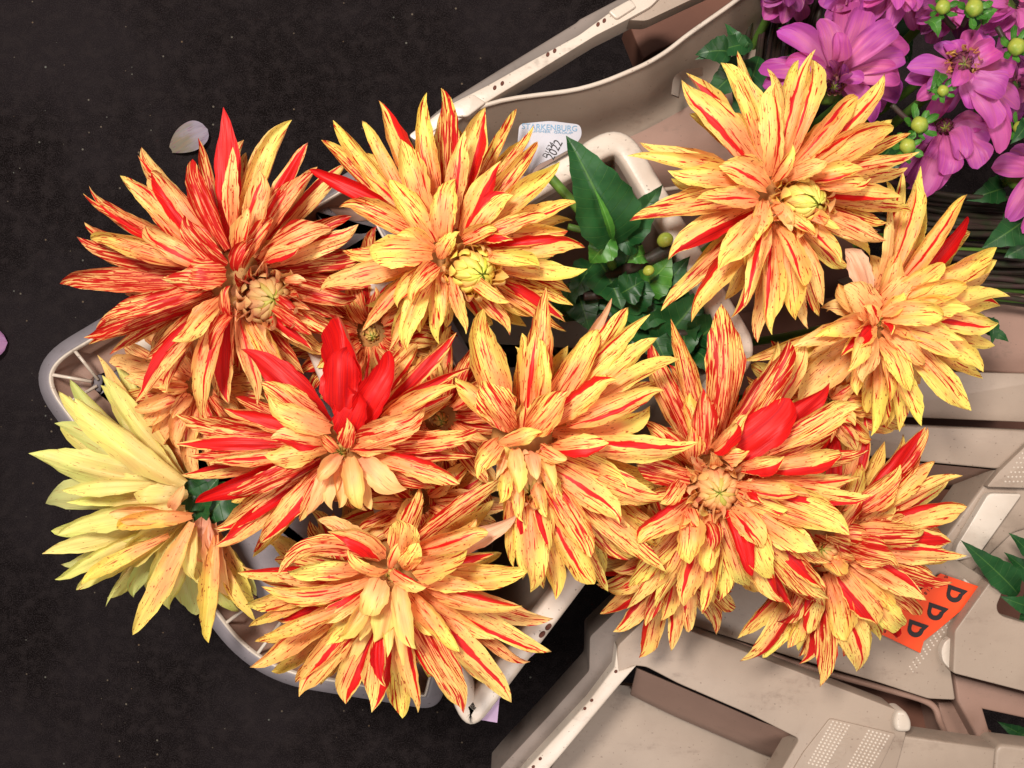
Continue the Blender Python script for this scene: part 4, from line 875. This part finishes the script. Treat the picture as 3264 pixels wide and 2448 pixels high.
sq_ = thing('leafy_plant', 'leafy dahlia stem with dark brown stalk and green side buds, middle of the gap', 'plant', at(2050, 950, .06), 'leafy stems inside the white bucket')
tube('stem', curve_pts([at(1820, 935, .33), at(1950, 880, .35), at(2060, 830, .37), at(2140, 790, .375)], 8), [.0055]*25, M_STEM, sq_)
tube('stem', curve_pts([at(2160, 1068, .35), at(2230, 1058, .35), at(2330, 1050, .35)], 8), .0048, M_STEM, sq_)
tube('stem', curve_pts([at(1860, 945, .35), at(1900, 940, .35), at(1935, 935, .355)], 6), .0042, M_STEM, sq_)
for a in [(430, 1180, 300, 300, 900, .36, .34), (720, 860, 260, 520, 1040, .372, .35), (60, 1250, 280, 300, 1060, .33, .32), (1050, 1200, 260, 860, 1360, .36, .345), (640, 900, 300, 420, 1180, .362, .34), (900, 1060, 320, 620, 1380, .355, .335), (330, 1000, 280, 560, 1240, .35, .33), (1120, 1300, 300, 800, 1440, .345, .33), (700, 1500, 300, 560, 1200, .34, .33), (200, 1180, 300, 420, 1000, .335, .32), (500, 700, 240, 420, 960, .37, .35), (830, 860, 170, 600, 1130, .37, .35), (560, 1000, 190, 420, 1080, .365, .36), (400, 1030, 160, 560, 1000, .36, .35), (760, 1200, 260, 430, 1150, .345, .34), (780, 1480, 220, 760, 1250, .36, .34), (1180, 1500, 190, 950, 1420, .36, .345),
          (620, 1330, 240, 400, 1250, .335, .33), (120, 1120, 200, 260, 900, .35, .34), (560, 660, 110, 420, 780, .37, .37), (1000, 1000, 200, 760, 1180, .34, .335), (240, 1300, 230, 160, 1050, .34, .33), (900, 1350, 230, 700, 1400, .335, .33),
          (820, 1560, 200, 620, 1500, .33, .32), (460, 900, 120, 560, 860, .378, .372), (180, 1000, 150, 60, 1180, .35, .34), (980, 1560, 160, 860, 1420, .355, .34), (330, 1180, 220, 520, 1240, .33, .325), (650, 950, 160, 560, 1080, .345, .34)]:
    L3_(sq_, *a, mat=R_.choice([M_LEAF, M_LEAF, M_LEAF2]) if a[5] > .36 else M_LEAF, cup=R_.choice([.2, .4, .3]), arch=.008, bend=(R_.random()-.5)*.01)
for (x, y, r) in [(682, 765, 42), (585, 945, 30)]:
    X, Y = 1750+x*S3, 350+y*S3; z = .385
    b_ = blob('side_bud', at(X, Y, z), r*S3*mpp(z), r*S3*mpp(z)*1.2, M_LEAF2 if False else M_BUD, sq_, 16, 9, Vector((.8, .3, .6)), .06)
lf = thing('leafy_plant', 'dark green leaves glimpsed between the wilting yellow flower and the red one', 'plant', at(640, 1590, .06), 'leafy stems inside the white bucket')
for a in [(560, 1500, 120, 720, 1640, .33, .32), (700, 1520, 110, 600, 1660, .335, .325), (640, 1680, 120, 760, 1540, .33, .32), (520, 1600, 110, 690, 1560, .335, .33), (1440, 2060, 90, 1560, 2180, .32, .30), (1600, 1980, 80, 1500, 2120, .31, .29)]:
    leaf(lf, *a, 1., 0, 0)
rl = thing('leafy_plant', 'pointed green leaves sticking out of the crate opening at the right edge', 'plant', at(3230, 1880, .2), 'leaves at the right edge')
for a in [(3062, 1722, 95, 3245, 1895, .30, .275), (3215, 1698, 70, 3290, 1790, .30, .28), (3185, 1900, 60, 3270, 1930, .285, .27), (3200, 1760, 90, 3330, 1880, .28, .26), (3240, 2010, 90, 3300, 1850, .275, .26)]:
    leaf(rl, *a, 1., 0, 0, cup=.35)
r2 = thing('leafy_plant', 'dark leaves in the lower opening at the right edge', 'plant', at(3230, 2320, .1), 'leaves at the right edge')
for a in [(3180, 2300, 60, 3280, 2350, .2, .19), (3210, 2370, 50, 3290, 2290, .2, .19)]: leaf(r2, *a, 1., 0, 0)
r3 = thing('leafy_plant', 'small green leaf poking out right of the pale yellow dahlia', 'plant', at(3170, 1060, .2), 'leaves at the right edge')
for a in [(3215, 1090, 40, 3130, 1050, .33, .32), (3160, 1100, 45, 3140, 1010, .33, .32), (3170, 1010, 45, 3120, 1040, .33, .32)]: leaf(r3, *a, 1., 0, 0, mat=M_LEAF)
# purple bunch: long dark stems and leaves
PUR = [o for o in COL.objects if o.name.startswith('purple_dahlia')]
for i in range(36):
    y0 = 590+i*10+R_.random()*8; z = .30-.004*(i % 9)-.02*R_.random(); x0 = 2760+R_.random()*120
    tube('stem', curve_pts([at(x0, y0-40*R_.random(), z+.02), at(3000, y0+10+R_.random()*12, z), at(3200, y0+18+R_.random()*20, z-.01), at(3460, y0+30+R_.random()*50, z-.02)], 6), .0017+.0014*R_.random(), M_STEM if R_.random() < .85 else M_GSTEM, PUR[i % len(PUR)])
pl = thing('leafy_plant', 'dark leaves around and beneath the purple dahlias', 'plant', at(2600, 300, .1), 'leaves of the purple bunch')
for i in range(16):
    x0 = 2330+i*16+R_.random()*26; z = .25-.02*R_.random()
    tube('stem', curve_pts([at(x0+60+R_.random()*30, -60, z+.02), at(x0+25, 90, z+.01), at(x0-30+R_.random()*30, 380, z-.05)], 6), .0017+.0015*R_.random(), M_STEM, pl)
for a in [(2216, 190, 75, 2400, 140, .345, .33), (2216, 175, 90, 2330, 170, .345, .34), (2310, 75, 60, 2360, 190, .34, .33), (2240, 330, 110, 2380, 200, .32, .31), (2480, 90, 60, 2560, 130, .35, .34), (2330, 420, 120, 2420, 180, .30, .29), (2420, 330, 130, 2560, 200, .29, .28),
          (2880, 620, 110, 2960, 520, .29, .28), (3130, 790, 120, 3264, 700, .31, .30), (3080, 640, 90, 3200, 600, .29, .28), (3120, 540, 40, 3130, 460, .34, .33), (3200, 820, 120, 3300, 760, .30, .29), (2960, 830, 100, 2840, 760, .28, .27), (2860, 1010, 110, 2760, 900, .27, .26),
          (2960, 300, 50, 2990, 230, .38, .37), (3010, 330, 45, 2960, 290, .385, .375), (3220, 460, 60, 3264, 390, .35, .34), (3264, 180, 60, 3200, 150, .37, .36), (2990, 120, 50, 2950, 70, .385, .38), (3180, 30, 60, 3120, 60, .38, .37), (2560, 540, 160, 2700, 420, .26, .25), (2760, 560, 160, 2860, 440, .26, .25), (2600, 260, 150, 2760, 160, .26, .25), (3080, 330, 160, 2960, 200, .25, .24), (3180, 120, 150, 3050, 20, .25, .24), (2900, 200, 160, 2780, 60, .25, .24)]:
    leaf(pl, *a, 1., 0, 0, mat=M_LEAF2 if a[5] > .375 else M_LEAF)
